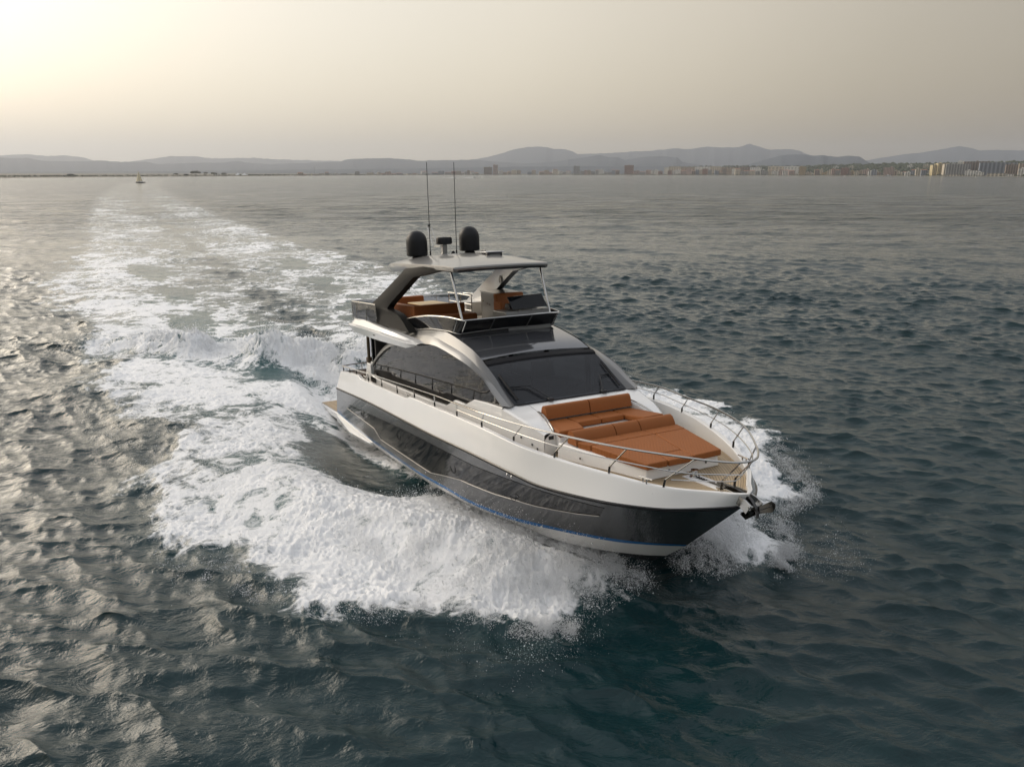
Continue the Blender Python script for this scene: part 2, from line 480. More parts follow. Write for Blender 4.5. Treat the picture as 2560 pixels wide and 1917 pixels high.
for sgn in (-1, 1):
    rws = [[(p[0], sgn * p[1], p[2]) for p in r_] for r_ in wr]
    hw = MB().grid(rws, flip=sgn < 0).build('hull_window', M['blackglass'], YB, smooth=60)
    MB().tube([(p[0], sgn * (p[1] + 0.004), p[2] - 0.012) for p in wr[0]], 0.011, 6).build('window_sill', M['champ'], hw)
    for xq in (-10.6, -7.1, -3.3, -0.7):
        fr = MB(); fr.tube([(xq + 0.14 * math.cos(k * .524), sgn * (hull_y(xq, 1.5) + 0.012), 1.52 + 0.16 * math.sin(k * .524)) for k in range(13)], 0.006, 5)
        fr.build('porthole_ring', M['rubber'], hw)
    MB().lathe([(0.001, 0), (0.03, 0), (0.035, 0.012), (0.02, 0.03), (0.001, 0.032)], (-0.56, 0, 0), 12).build('fuel_vent', M['chrome'], YB).matrix_local = Matrix.Translation((0, sgn * 2.42, 2.03)) @ Matrix.Rotation(sgn * -R(90), 4, 'X')
    MB().lathe([(0.001, 0), (0.03, 0), (0.035, 0.012), (0.02, 0.03), (0.001, 0.032)], (-0.40, 0, 0), 12).build('fuel_vent', M['chrome'], YB).matrix_local = Matrix.Translation((0, sgn * 2.40, 2.02)) @ Matrix.Rotation(sgn * -R(90), 4, 'X')
# swim platform with side wings
sp = MB()
P0 = [(-17.35, 2.35), (-14.1, 2.42), (-14.0, 2.60), (-10.1, 2.49), (-10.1, 2.40), (-14.0, 2.36)]
top = [(-17.4, -2.36, 0.64), (-13.9, -2.36, 0.72), (-13.9, 2.36, 0.72), (-17.4, 2.36, 0.64)]
sp.hexa([(-17.3, -2.3, 0.36), (-13.5, -2.3, 0.42), (-13.5, 2.3, 0.42), (-17.3, 2.3, 0.36), *top])
sp.build('swim_platform', M['gel'], YB, smooth=30, bevel=0.03)
for sgn in (-1, 1):
    q = MB().prism([(-14.4, sgn * 2.35, 0.40), (-14.4, sgn * 2.44, 0.44), (-12, sgn * 2.56, 0.42), (-10.15, sgn * 2.49, 0.5), (-10.15, sgn * 2.40, 0.5), (-12, sgn * 2.36, 0.42)],
                   [(-14.4, sgn * 2.35, 0.71), (-14.4, sgn * 2.46, 0.69), (-12, sgn * 2.66, 0.60), (-10.15, sgn * 2.51, 0.58), (-10.15, sgn * 2.40, 0.60), (-12, sgn * 2.36, 0.66)])
    if sgn > 0:
        q.f = [tuple(reversed(f)) for f in q.f]
    q.build('platform_wing', M['gel'], YB, smooth=30, bevel=0.012)
def deck_mesh(name, outer_fn, x0, x1, z_fn, inner=0.0, n=60, m=16, mname='teak', parent=YB):
    xs = np.linspace(x0, x1, n)
    vs = []; ed = []
    for x in xs:
        yo = float(outer_fn(x))
        for t in np.linspace(-1, 1, m):
            y = yo * t; vs.append((x, y, z_fn(x))); ed.append(yo - abs(y))
    fs = [(i * m + j, (i + 1) * m + j, (i + 1) * m + j + 1, i * m + j + 1) for i in range(n - 1) for j in range(m - 1)]
    mb = MB().add(vs, fs); o = mb.build(name, M[mname], parent)
    at = o.data.attributes.new('edge', 'FLOAT', 'POINT'); at.data.foreach_set('value', np.array(ed, dtype=np.float32))
    return o
sx, sy = S3[:, 0], S4[:, 1]
deck_mesh('teak_deck', lambda x: np.interp(x, sx, sy) + 0.01, -13.0, 3.72, lambda x: DECK_Z, n=110, m=41)
deck_mesh('platform_teak', lambda x: 2.28, -17.3, -14.25, lambda x: 0.735 + (x + 13.9) * 0.0229, n=4, m=21)

# --- coachroof (white deckhouse front with wings around the seat) and house sides
ZB = [(-11.8, 2.62), (-11.3, 2.60), (-10.9, 2.54), (-8.9, 2.57), (-6.0, 2.62), (-4.95, 2.67), (-4.35, 2.91), (-3.72, 2.91), (-3.2, 3.12), (-2.6, 3.15), (-1.8, 3.16)]
def zb(x): return float(np.interp(x, [p[0] for p in ZB], [p[1] for p in ZB]))
YS = [(-11.9, 1.96), (-6, 1.96), (-3, 1.93), (-1.8, 1.87), (-0.9, 1.72), (-0.42, 1.58)]
def ys(x): return float(np.interp(x, [p[0] for p in YS], [p[1] for p in YS]))
xs = np.unique(np.concatenate([np.linspace(-11.8, -1.8, 60), [p[0] for p in ZB]]))
hs = MB().grid([[(x, -ys(x) - 0.03, DECK_Z - 0.01) for x in xs], [(x, -ys(x), zb(x) - 0.015) for x in xs], [(x, -ys(x) + 0.02, zb(x)) for x in xs], [(x, -ys(x) + 0.08, zb(x)) for x in xs]], mirror=True, flip=True)
hs.build('house_side', M['gel'], YB, smooth=35)
cr = MB()
def tz(x): return float(np.interp(x, [-2.0, -1.83, -1.3, -0.9, -0.42], [3.16, 3.16, 3.04, 2.96, 2.80]))
def wi(x): return float(np.interp(x, [-1.3, -0.42], [1.15, 1.31]))
xa = np.linspace(-1.8, -0.42, 12)
cr.grid([[(x, -ys(x) - 0.03, DECK_Z - 0.01) for x in xa], [(x, -ys(x), min(tz(x) - 0.03, zb(x) - 0.015)) for x in xa],
         [(x, -ys(x) + 0.05, tz(x)) for x in xa], [(x, -max(wi(x), 1.15) - 0.05, tz(x)) for x in xa]], mirror=True, flip=True)
cr.grid([[(x, -wi(x) - 0.05, tz(x)) for x in xa if x > -1.32], [(x, -wi(x), tz(x) - 0.02) for x in xa if x > -1.32], [(x, -wi(x) + 0.01, 2.42) for x in xa if x > -1.32]], mirror=True, flip=True)
yy = np.linspace(-1.2, 1.2, 13)
cr.grid([[(x, y, tz(x) + 0.006) for y in yy] for x in (-2.0, -1.8, -1.5, -1.26)], flip=True)
cr.add([(-1.26, -1.2, 2.4), (-1.26, 1.2, 2.4), (-1.26, 1.2, tz(-1.26) + 0.006), (-1.26, -1.2, tz(-1.26) + 0.006)], [(0, 1, 2, 3)])
for sgn in (-1, 1):                # wing end faces
    e = [(-0.42, sgn * 1.61, DECK_Z - 0.01), (-0.42, sgn * 1.57, 2.68), (-0.42, sgn * 1.42, 2.80), (-0.42, sgn * 1.36, 2.80), (-0.42, sgn * 1.31, 2.78), (-0.42, sgn * 1.30, DECK_Z - 0.01)]
    cr.add(e, [tuple(range(6)) if sgn > 0 else tuple(reversed(range(6)))])
coach = cr.build('coachroof', M['gel'], YB, smooth=24)
for sgn in (-1, 1):
    MB().box(-0.44, -0.405, sgn * 1.42 - 0.06, sgn * 1.42 + 0.06, 2.66, 2.74).build('locker_latch', M['black'], coach, bevel=0.008)
    MB().tube(smooth_path([(-1.42, sgn * 1.20, 3.04), (-1.25, sgn * 1.20, 3.06), (-0.9, sgn * 1.25, 3.0), (-0.50, sgn * 1.33, 2.86), (-0.45, sgn * 1.335, 2.79)], 5), 0.017, 8).build('grab_rail', M['chrome'], YB)
    for xq, zq in ((-2.75, 2.72), (-0.75, 2.52), (-0.6, 2.45), (-1.1, 2.62)):
        MB().lathe([(0.001, 0), (0.026, 0), (0.026, 0.01), (0.001, 0.012)], (0, 0, 0), 10).build('side_light', M['black'], YB).matrix_local = Matrix.Translation((xq, sgn * (ys(xq) + 0.025), zq)) @ Matrix.Rotation(sgn * -R(90), 4, 'X')

# --- saloon side windows, silver arch, windscreen, roof
AI = [(-11.3, 1.88, 2.92), (-10.6, 1.88, 3.30), (-9.6, 1.88, 3.68), (-8.6, 1.88, 3.86), (-7.5, 1.88, 3.97), (-6.36, 1.88, 4.13), (-5.8, 1.88, 4.16), (-5.3, 1.88, 4.14), (-4.4, 1.88, 4.03), (-3.52, 1.88, 3.89), (-2.72, 1.88, 3.67), (-2.24, 1.88, 3.41), (-1.8, 1.88, 3.20)]
AM = [(-11.5, 1.80, 3.0), (-10.75, 1.78, 3.42), (-9.7, 1.76, 3.85), (-8.6, 1.74, 4.09), (-7.5, 1.72, 4.25), (-6.4, 1.72, 4.335), (-5.9, 1.72, 4.33), (-5.38, 1.72, 4.27), (-4.15, 1.72, 4.10), (-3.33, 1.72, 3.875), (-2.57, 1.72, 3.58), (-2.1, 1.72, 3.36), (-1.68, 1.72, 3.175)]
AO = [(-11.5, 1.66, 3.02), (-10.75, 1.63, 3.46), (-9.5, 1.57, 3.965), (-8.2, 1.55, 4.30), (-7.07, 1.55, 4.45), (-6.2, 1.55, 4.50), (-5.8, 1.55, 4.50), (-5.4, 1.55, 4.48), (-4.48, 1.55, 4.32), (-3.69, 1.55, 4.12), (-2.87, 1.55, 3.75), (-2.39, 1.55, 3.48), (-1.79, 1.55, 3.16)]
def dens(P, n=8): return smooth_path(P, n)
ai, am, ao = dens(AI), dens(AM), dens(AO)
av = [tuple((np.array(p) * 0.5 + np.array(q) * 0.5) + np.array((0, 0.018, 0.006))) for p, q in zip(ai, am)]
ac = [(p[0], p[1] - 0.12, p[2] - 0.03) for p in ai]
MB().grid([sm(r_) for r_ in (ac, ai, av, am)], mirror=True, flip=True).build('roof_arch', M['champ'], YB, smooth=28)
mo_ = [tuple((np.array(p) + np.array(q)) / 2 + np.array((0, 0, .008))) for p, q in zip(am, ao)]
MB().grid([sm(r_) for r_ in (am, mo_, ao)], mirror=True, flip=True).build('arch_cap', M['archgrey'], YB, smooth=28)
axy = np.array(ai)
xw = np.unique(np.concatenate([np.linspace(-11.25, -1.82, 90), [p[0] for p in ZB[1:]]]))
xw = xw[(xw > -11.26) & (xw < -1.81)]
def topz(x): return float(np.interp(x, axy[:, 0], axy[:, 2]))
for sgn in (-1, 1):
    rws = [[(x, sgn * (min(ys(x) - 0.06, 1.885) + (1.86 - min(ys(x) - 0.06, 1.885)) * t), (zb(x) - 0.02) + (topz(x) - zb(x) + 0.03) * t) for x in xw] for t in (0, .33, .67, 1)]
    MB().grid(rws, flip=sgn < 0).build('saloon_window', M['sideglass'], YB, smooth=60)
    # fin in black along the aft edge of the side glass
    MB().tube([(p[0] + 0.03, sgn * 1.86, p[2] - 0.03) for p in ai[:18]], 0.03, 6).build('window_trim', M['rubber'], YB)
# windscreen: between the arches
def aox(z):                        # x of the arch inner edge at height z on the front slope
    f_ = np.array(ao)[60:]
    return float(np.interp(z, f_[::-1, 2], f_[::-1, 0]))
rws = []
for t in np.linspace(0, 1, 9):
    z = 3.165 + (3.90 - 3.165) * t
    rws.append([(aox(z) + 0.0 - 0.12 * t * (1 - (y / 1.55) ** 2), y, z + 0.035 * (1 - (y / 1.55) ** 2) * t) for y in np.linspace(-1.55, 1.55, 25)])
ws = MB().grid(rws, flip=True).build('windscreen', M['glass'], YB, smooth=60)
tb = rws[-1]
MB().hexa([tb[0], tb[-1], tb[-1], tb[0]] * 2) if False else None
bm_ = MB()
bm_.grid([[(p[0] - 0.24, p[1], p[2] + 0.075) for p in tb], [(p[0] - 0.10, p[1], p[2] + 0.085) for p in tb], [(p[0] + 0.02, p[1], p[2] + 0.03) for p in tb], [(p[0] + 0.05, p[1], p[2] - 0.045) for p in tb], [(p[0] - 0.01, p[1], p[2] - 0.05) for p in tb]], flip=True)
bm_.build('windscreen_header', M['rubber'], YB, smooth=30)
MB().grid([[(-1.84, y, 3.16), (-1.80, y, 3.185), (-1.76, y, 3.165)] for y in np.linspace(-1.5, 1.5, 5)]).build('windscreen_seal', M['rubber'], ws)
# mullions seen through the glass, dash and dark saloon interior
itr = MB()
itr.box(-10.9, -2.9, -1.82, 1.82, 2.38, 2.44)
itr.box(-3.0, -2.2, -1.4, 1.4, 2.44, 2.98)
itr.box(-11.2, -11.1, -1.8, 1.8, 2.4, 3.9)
itr.box(-4.6, -3.9, 0.55, 1.15, 2.44, 3.15); itr.box(-4.8, -4.6, 0.55, 1.15, 2.44, 3.55)
itr.box(-4.6, -3.9, -1.0, -0.4, 2.44, 3.15); itr.box(-4.8, -4.6, -1.0, -0.4, 2.44, 3.5)
itr.box(-9.8, -6.2, -1.75, -0.9, 2.44, 2.85)
itr.build('saloon_interior', M['darkin'], YB)
for sgn in (-1, 1):
    for xq in (-3.9, -6.1, -8.4):
        MB().hexa([(xq - .09, sgn * 1.86, 2.6), (xq + .09, sgn * 1.86, 2.6), (xq + .09, sgn * 1.80, 2.6), (xq - .09, sgn * 1.80, 2.6), (xq - .09, sgn * 1.80, topz(xq)), (xq + .09, sgn * 1.80, topz(xq)), (xq + .09, sgn * 1.74, topz(xq)), (xq - .09, sgn * 1.74, topz(xq))]).build('window_mullion', M['darkin'], YB)
# wipers
for y0, ang, y1, x1, z1 in ((-0.62, 1, -1.42, -2.72, 3.66), (0.86, 1, 1.40, -2.75, 3.68)):
    wq = empty('wiper', (0, 0, 0)); wq.parent = YB
    MB().box(-1.86, -1.72, y0 - 0.07, y0 + 0.07, 3.165, 3.235).build('motor_cap', M['black'], wq, bevel=0.015)
    mx_, mz = (-1.86 + x1) / 2 + 0.0, (3.2 + z1) / 2 + 0.05
    MB().tube([(-1.8, y0, 3.24), (mx_ + .02, (y0 + y1) / 2 + (0.12 if y1 < 0 else -0.05), mz + 0.0), (-2.33, y1, 3.50)], 0.012, 6).tube([(-1.8, y0 - .06, 3.22), (mx_, (y0 + y1) / 2, mz - .03), (-2.38, y1, 3.50)], 0.009, 6).build('wiper_arm', M['black'], wq)
    s_ = -1 if y1 < 0 else 1
    MB().tube([(-1.90, s_ * 1.40, 3.27), (-2.3, s_ * 1.43, 3.49), (-2.75, s_ * 1.44, 3.735)], [0.018, 0.03, 0.018], 6).build('wiper_blade', M['rubber'], wq)
# glossy roof ahead of and under the flybridge
rws = []
fo = np.array(ao)
for x in np.concatenate([np.linspace(-11.0, -3.55, 36), [-3.44]]):
    zo = float(np.interp(x, fo[:, 0], fo[:, 2])); yo = float(np.interp(x, fo[:, 0], fo[:, 1])) - 0.01
    rws.append([(x - 0.10 * (1 - (y / yo) ** 2) * (x > -5), y, zo - 0.012 + 0.06 * (1 - (y / yo) ** 2)) for y in np.linspace(-yo, yo, 15)])
MB().grid(rws).build('roof', M['roofgrey'], YB, smooth=50)

# --- flybridge moulding with overhanging wings
fly = MB()
def sect(x):
    # outer bottom, crease, groove, lip, top, floor (y, z) along the length
    k = float(sst(-13.2, -12.0, x)); e = float(sst(-6.4, -8.2, x))
    yb = float(np.interp(x, [-13.2, -12.2, -9, -7.0, -6.4], [2.0, 2.22, 2.26, 2.22, 2.10])) - 0.02
    yc = float(np.interp(x, [-13.25, -12.4, -9, -7.0, -6.4], [2.05, 2.31, 2.34, 2.27, 2.12]))
    zbm = float(np.interp(x, [-13.25, -12.0, -10, -7.0, -6.4], [4.02, 3.98, 3.96, 3.98, 4.10]))
    zc = float(np.interp(x, [-13.25, -12.4, -9.2, -6.4], [4.16, 4.22, 4.21, 4.12]))
    zl = float(np.interp(x, [-13.2, -12.6, -11.6, -8.4, -7.2, -6.4], [4.30, 4.44, 4.44, 4.30, 4.22, 4.14]))
    return yb, yc, zbm, zc, zl
xf = np.concatenate([np.linspace(-13.2, -12.2, 8), np.linspace(-12.0, -6.4, 26)])
rows_ = [[] for _ in range(8)]
for x in xf:
    yb, yc, zbm, zc, zl = sect(x)
    lip = 0.22 + 0.06 * float(sst(-9, -12, x))
    for r_, (y, z) in zip(rows_, [(0.0, zbm), (yb - .5, zbm), (yb, zbm), (yc, zc), (yc - 0.03, zc + 0.012), (yc - 0.14, zc + 0.03), (yc - lip, zl), (yc - lip - 0.20, zl + 0.0)]):
        r_.append((x, -y, z))
fly.grid(rows_, mirror=True, flip=True)
a = [r_[0] for r_ in rows_]
fly.add(a + [(p[0], -p[1], p[2]) for p in a], [(i, i + 1, 8 + i + 1, 8 + i) for i in range(7)])
flyo = fly.build('flybridge', M['gel'], YB, smooth=16)
fl = MB()
fl.hexa([(-13.0, -1.9, 4.30), (-5.2, -1.42, 4.30), (-5.2, 1.42, 4.30), (-13.0, 1.9, 4.30), (-13.0, -1.9, 4.42), (-5.2, -1.42, 4.42), (-5.2, 1.42, 4.42), (-13.0, 1.9, 4.42)])
fl.build('flybridge_floor', M['cream'], YB)
# port stair well
MB().box(-10.9, -9.9, 1.0, 1.85, 4.424, 4.85).build('stair_hatch', M['gel'], YB, bevel=0.02)
for sgn in (-1, 1):
    MB().box(-9.62, -9.50, sgn * 2.315 - 0.012, sgn * 2.315 + 0.012, 4.10, 4.125).build('cleat_slot', M['black'], flyo)
# coaming: smoked glass wind deflector
CT = [(-8.75, 1.66, 4.56), (-8.1, 1.68, 4.68), (-7.5, 1.66, 4.77), (-6.6, 1.62, 4.865), (-5.5, 1.54, 4.905), (-4.95, 1.48, 4.885), (-4.70, 1.42, 4.865), (-4.655, 1.30, 4.867), (-4.63, 0.7, 4.872), (-4.62, 0.0, 4.875)]
CB = [(-8.25, 1.57, 4.33), (-7.9, 1.57, 4.37), (-7.4, 1.57, 4.42), (-6.6, 1.57, 4.50), (-5.5, 1.54, 4.53), (-5.15, 1.49, 4.505), (-5.02, 1.42, 4.485), (-5.0, 1.30, 4.49), (-4.98, 0.7, 4.52), (-4.97, 0.0, 4.535)]
def full(P):
    q = smooth_path(P, 5)
    return sm(q) + q[::-1][1:]
ct, cb = full(CT), full(CB)
MB().grid([cb, [tuple((np.array(p) + np.array(q)) / 2) for p, q in zip(cb, ct)], ct]).build('wind_deflector', M['flyglass'], YB, smooth=40)
MB().tube(ct, 0.022, 8).build('deflector_rail', M['chrome'], YB)
MB().tube(cb, 0.016, 6).build('deflector_trim', M['champ'], YB)
for sgn in (-1, 1):
    for i in (0, 24, 34, 41):
        p, q = np.array(cb[i]), np.array(ct[i + (1 if i in (24,) else 0)])
        p = p * (1, -sgn, 1) ; q = q * (1, -sgn, 1)
        MB().tube([tuple(p), tuple(q)], 0.02, 6).build('deflector_strut', M['chrome'], YB)
MB().add([(-8.3, -1.5, 4.40), (-5.25, -1.45, 4.40), (-5.05, -1.35, 4.40), (-5.05, 1.35, 4.40), (-5.25, 1.45, 4.40), (-8.3, 1.5, 4.40), (-8.6, -1.6, 4.58), (-5.2, -1.5, 4.56), (-5.0, -1.38, 4.56), (-5.0, 1.38, 4.56), (-5.2, 1.5, 4.56), (-8.6, 1.6, 4.58)],
         [(0, 1, 7, 6), (1, 2, 8, 7), (2, 3, 9, 8), (3, 4, 10, 9), (4, 5, 11, 10)]).build('inner_coaming', M['darkin'], YB)
# arch legs
def leg(sgn):
    O = [(-10.95, 2.0, 4.42), (-11.55, 1.93, 4.66), (-11.25, 1.90, 4.88), (-10.72, 1.86, 5.08), (-9.7, 1.78, 5.50), (-8.68, 1.71, 5.92), (-8.15, 1.66, 6.15), (-7.75, 1.62, 6.24)]
    I = [(-7.5, 1.91, 4.33), (-8.4, 1.86, 4.72), (-9.0, 1.87, 4.84), (-9.45, 1.86, 4.93), (-8.55, 1.77, 5.40), (-7.52, 1.70, 5.87), (-7.2, 1.66, 5.93), (-5.6, 1.46, 6.14)]
    o = smooth_path(O, 4); i_ = smooth_path(I, 4)
    def pt(p, k): return (p[0], sgn * (p[1] - k), p[2])
    th = [0.20 + 0.05 * (1 - t) for t in np.linspace(0, 1, len(o))]
    mid = [tuple((np.array(a) + np.array(b)) / 2 + np.array((0, 0.045, 0))) for a, b in zip(o, i_)]
    g = MB()
    rows = [[pt(p, t * .9) for p, t in zip(o, th)], [pt((p[0] + .0, p[1], p[2]), .03) for p in o], [pt(p, 0) for p in mid], [pt(p, 0.01) for p in i_], [pt(p, t) for p, t in zip(i_, th)]]
    g.grid(rows, flip=sgn > 0)
    L_ = g.build('arch_leg', M['leggrey'], YB, smooth=50)
    MB().grid([[pt(p, t) for p, t in zip(i_, th)], [pt(p, t + .01) for p, t in zip(mid, th)], [pt(p, t * .9) for p, t in zip(o, th)]], flip=sgn > 0).build('inner_panel', M['gel'], L_, smooth=40)
    c = pt((-8.35, 1.76, 5.62), 0.235)
    b = MB().lathe([(0.001, 0.02), (0.07, 0.02), (0.075, 0.0)], (0, 0, 0), 20); b.tube([(0.095 * math.cos(k * .2618), 0.095 * math.sin(k * .2618), 0.012) for k in range(25)], 0.011, 6)
    bd = b.build('emblem', M['console'], L_)
    bd.matrix_local = Matrix.Translation(c) @ Matrix.Rotation(sgn * R(90), 4, 'X') @ Matrix.Scale(1.25, 4, (0, 1, 0))
    mk = MB().tube([(-0.03, -0.05, 0.024), (-0.03, 0.05, 0.024), (0.03, 0.0, 0.024)], 0.007, 5).tube([(0.035, -0.05, 0.024), (0.0, 0.02, 0.024), (0.035, 0.055, 0.024)], 0.007, 5)
    mo = mk.build('emblem_mark', M['black'], L_); mo.matrix_local = bd.matrix_local.copy()
leg(-1); leg(1)
# hardtop
ht = MB()
HX = [-10.35, -10.2, -9.6, -8.7, -7.6, -6.6, -5.7, -5.35, -5.22]
def hw_(x): return float(np.interp(x, [-10.35, -9.9, -8.5, -7.5, -5.6, -5.22], [1.40, 1.55, 1.66, 1.62, 1.47, 1.40]))
def hz(x): return float(np.interp(x, [-10.35, -9.8, -8.5, -7, -5.6, -5.22], [6.20, 6.24, 6.27, 6.26, 6.22, 6.19]))
top_, edge, low = [], [], []
xs = np.unique(np.concatenate([np.linspace(-10.35, -5.22, 24), HX]))
rws = []
for x in xs:
    wv, z0 = hw_(x), hz(x)
    cr_ = 0.23 * float(np.interp(x, [-10.35, -9.9, -8, -6.4, -5.22], [0.15, .8, 1, .85, .12]))
    r_ = []
    for y in np.linspace(-1, 1, 25):
        bx = 0.16 * (1 - y * y) * float(sst(-6.6, -5.22, x))
        r_.append((x + bx, y * wv, z0 + cr_ * (1 - abs(y) ** 2.6)))
    rws.append(r_)
n_ = len(rws[0])
ht.grid(rws)
def off(p, dx, dy, dz): return (p[0] + dx, p[1] + dy, p[2] + dz)
lo = []
for r_ in rws:
    lo.append([(p[0], p[1] * 0.97, hz(min(p[0], -5.22)) - 0.15 - 0.06 * float(sst(-7.0, -9.0, p[0])) + 0.05 * (1 - (p[1] / 1.7) ** 2)) for p in r_])
ht.grid([[r_[0] for r_ in rws], [off(r_[0], 0, -.012, -.05) for r_ in rws], [off(r_[0], 0, -.005, -.11) for r_ in rws], [r_[0] for r_ in lo]], mirror=True, flip=False)
ht.grid([rws[-1], [off(p, .03, 0, -.04) for p in rws[-1]], [off(p, .015, 0, -.10) for p in rws[-1]], lo[-1]])
ht.grid([rws[0], lo[0]], flip=True)
hard = ht.build('hardtop', M['champ'], YB, smooth=30)
fz = [r_[0] for r_, x in zip(rws, xs) if x > -8.0]; fl_ = [r_[0] for r_, x in zip(lo, xs) if x > -8.0]
path = [off(p, 0, -.008, -.085) for p in fz] + [off(p, .022, 0, -.085) for p in rws[-1][1:-1]] + [(p[0], -p[1] + .008, p[2] - .085) for p in fz[::-1]]
pl_ = [off(p, 0, -.004, -.004) for p in fl_] + [off(p, .012, 0, -.004) for p in lo[-1][1:-1]] + [(p[0], -p[1] + .004, p[2] - .004) for p in fl_[::-1]]
MB().grid([path, pl_]).build('hardtop_trim', M['black'], hard, smooth=30)
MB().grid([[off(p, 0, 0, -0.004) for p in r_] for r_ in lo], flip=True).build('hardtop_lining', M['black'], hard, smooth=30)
for sgn in (-1, 1):
    MB().prism([(-10.35, sgn * 1.36, 6.17), (-10.0, sgn * 1.2, 6.17), (-8.6, sgn * 1.62, 6.14), (-9.6, sgn * 1.60, 6.16)], [(-10.3, sgn * 1.36, 6.22), (-10.0, sgn * 1.2, 6.3), (-8.5, sgn * 1.5, 6.30), (-9.6, sgn * 1.58, 6.25)]).build('hardtop_fin', M['champ'], hard)
    MB().tube([(-5.02, sgn * 1.32, 4.84), (-5.56, sgn * 1.35, 6.12)], 0.034, 10).build('hardtop_post', M['chrome'], YB)
# gear on the hardtop
for sgn in (-1, 1):
    d = empty('satellite_dome', (0, 0, 0)); d.parent = YB
    MB().lathe([(0.25, -0.02), (0.312, 0.0), (0.322, 0.04), (0.322, 0.40), (0.312, 0.49), (0.282, 0.58), (0.23, 0.66), (0.16, 0.715), (0.08, 0.745), (0.0, 0.755)], (-9.17, sgn * 0.88, 6.46 if sgn < 0 else 6.55), 32).build('dome_shell', M['dome'], d, smooth=50)
    MB().lathe([(0.20, -0.13), (0.15, -0.03), (0.17, 0.0), (0.25, 0.04)], (-9.17, sgn * 0.88, 6.46 if sgn < 0 else 6.55), 20).build('dome_base', M['black'], d)
    MB().tube([(-9.2, sgn * 0.44, 6.40), (-9.19, sgn * 0.44, 6.58)], 0.024, 8).tube([(-9.19, sgn * 0.44, 6.55), (-9.08, sgn * 0.445, 9.22)], [0.014, 0.010], 6).build('whip_antenna', M['black'], YB)
rd = empty('radar'); rd.parent = YB
MB().lathe([(0.0, 0.0), (0.22, 0.0), (0.25, 0.03), (0.25, 0.17), (0.23, 0.215), (0.0, 0.235)], (-9.12, 0, 6.765), 28).build('radome', M['dome'], rd, smooth=40)
MB().box(-9.22, -9.06, -0.075, 0.075, 6.42, 6.76).build('radar_pedestal', M['champ'], rd, bevel=0.012)
MB().box(-9.55, -9.1, -0.16, 0.02, 6.70, 6.73).build('radar_bracket', M['chrome'], rd)
ms = empty('light_mast'); ms.parent = YB
mm = MB().tube([(-9.52, -0.20, 6.72), (-9.86, -0.24, 7.33)], 0.018, 6).tube([(-9.52, -0.06, 6.72), (-9.86, -0.10, 7.33)], 0.014, 6)
for k in (0.3, 0.55, 0.8, 1.0):
    mm.tube([(-9.52 - .34 * k, -0.20 - .04 * k, 6.72 + .61 * k), (-9.52 - .34 * k, -0.06 - .04 * k, 6.72 + .61 * k)], 0.010, 5)
mm.build('mast_frame', M['chrome'], ms)
MB().lathe([(0, 0), (0.04, 0), (0.045, 0.05), (0, 0.07)], (-9.86, -0.17, 7.34), 12).build('mast_lamp', M['black'], ms)
MB().lathe([(0.02, -0.08), (0.03, 0.0), (0.06, 0.05), (0.0, 0.05)], (0, 0, 0), 12).build('horn', M['black'], YB).matrix_local = Matrix.Translation((-9.0, 0.22, 6.50)) @ Matrix.Rotation(R(90), 4, 'Y')
sl = empty('searchlight_array'); sl.parent = YB
MB().hexa([(-7.6, 0.35, 6.50), (-6.55, 0.20, 6.50), (-6.45, 0.72, 6.50), (-7.5, 0.87, 6.50), (-7.6, 0.35, 6.535), (-6.55, 0.20, 6.535), (-6.45, 0.72, 6.535), (-7.5, 0.87, 6.535)]).build('array_plate', M['gel'], sl, bevel=0.01)
MB().box(-6.53, -6.38, 0.15, 0.62, 6.36, 6.52).build('light_bar', M['black'], sl, bevel=0.02)
MB().box(-6.378, -6.372, 0.22, 0.55, 6.42, 6.46).build('light_bar_lens', M['console'], sl)
MB().box(-6.8, -6.5, 0.30, 0.5, 6.30, 6.50).build('array_foot', M['black'], sl)
MB().box(-7.5, -7.3, 0.5, 0.7, 6.35, 6.5).build('array_foot', M['black'], sl)
MB().tube([(-7.9, 0.62, 6.50), (-7.6, 0.60, 6.56), (-7.45, 0.6, 6.54)], 0.02, 6).build('array_arm', M['black'], sl)

# --- flybridge fittings
fs = empty('flybridge_sofa'); fs.parent = YB
def cush(name, x0, x1, y0, y1, z0, z1, parent, bev=0.04, m='leather', taper=0.0):
    return MB().hexa([(x0, y0, z0), (x1, y0, z0), (x1, y1, z0), (x0, y1, z0), (x0 + taper, y0, z1), (x1 - taper, y0, z1), (x1 - taper, y1, z1), (x0 + taper, y1, z1)]).build(name, M[m], parent, smooth=40, bevel=bev, seg=4)
cush('side_backrest', -11.75, -8.72, -1.34, -1.18, 4.50, 4.99, fs)
cush('aft_backrest', -12.0, -11.76, -1.34, 0.25, 4.45, 5.05, fs)
cush('front_backrest', -8.70, -8.52, -1.34, 0.34, 4.50, 4.99, fs)
cush('side_seat', -11.70, -8.75, -1.15, -0.60, 4.46, 4.72, fs)
cush('aft_seat', -11.70, -11.15, -0.58, 0.25, 4.46, 4.72, fs)
cush('front_bench', -8.50, -7.7, -1.38, 0.38, 4.46, 4.72, fs, 0.06)
MB().box(-8.6, -7.75, -1.40, 0.40, 4.424, 4.47).box(-11.95, -8.6, -1.38, -0.55, 4.424, 4.46).build('sofa_base', M['cockpit'], fs)
tbq = empty('flybridge_table'); tbq.parent = YB
MB().box(-11.05, -9.65, -0.62, 0.32, 4.87, 4.91).build('tabletop', M['table'], tbq, bevel=0.012)
MB().tube([(-10.35, -0.1, 4.42), (-10.35, -0.1, 4.87)], 0.06, 10).build('table_leg', M['chrome'], tbq)
cb_ = empty('bar_cabinet'); cb_.parent = YB
q = [(-8.73, 0.99), (-6.95, 0.66), (-6.85, 1.46), (-8.83, 1.90)]
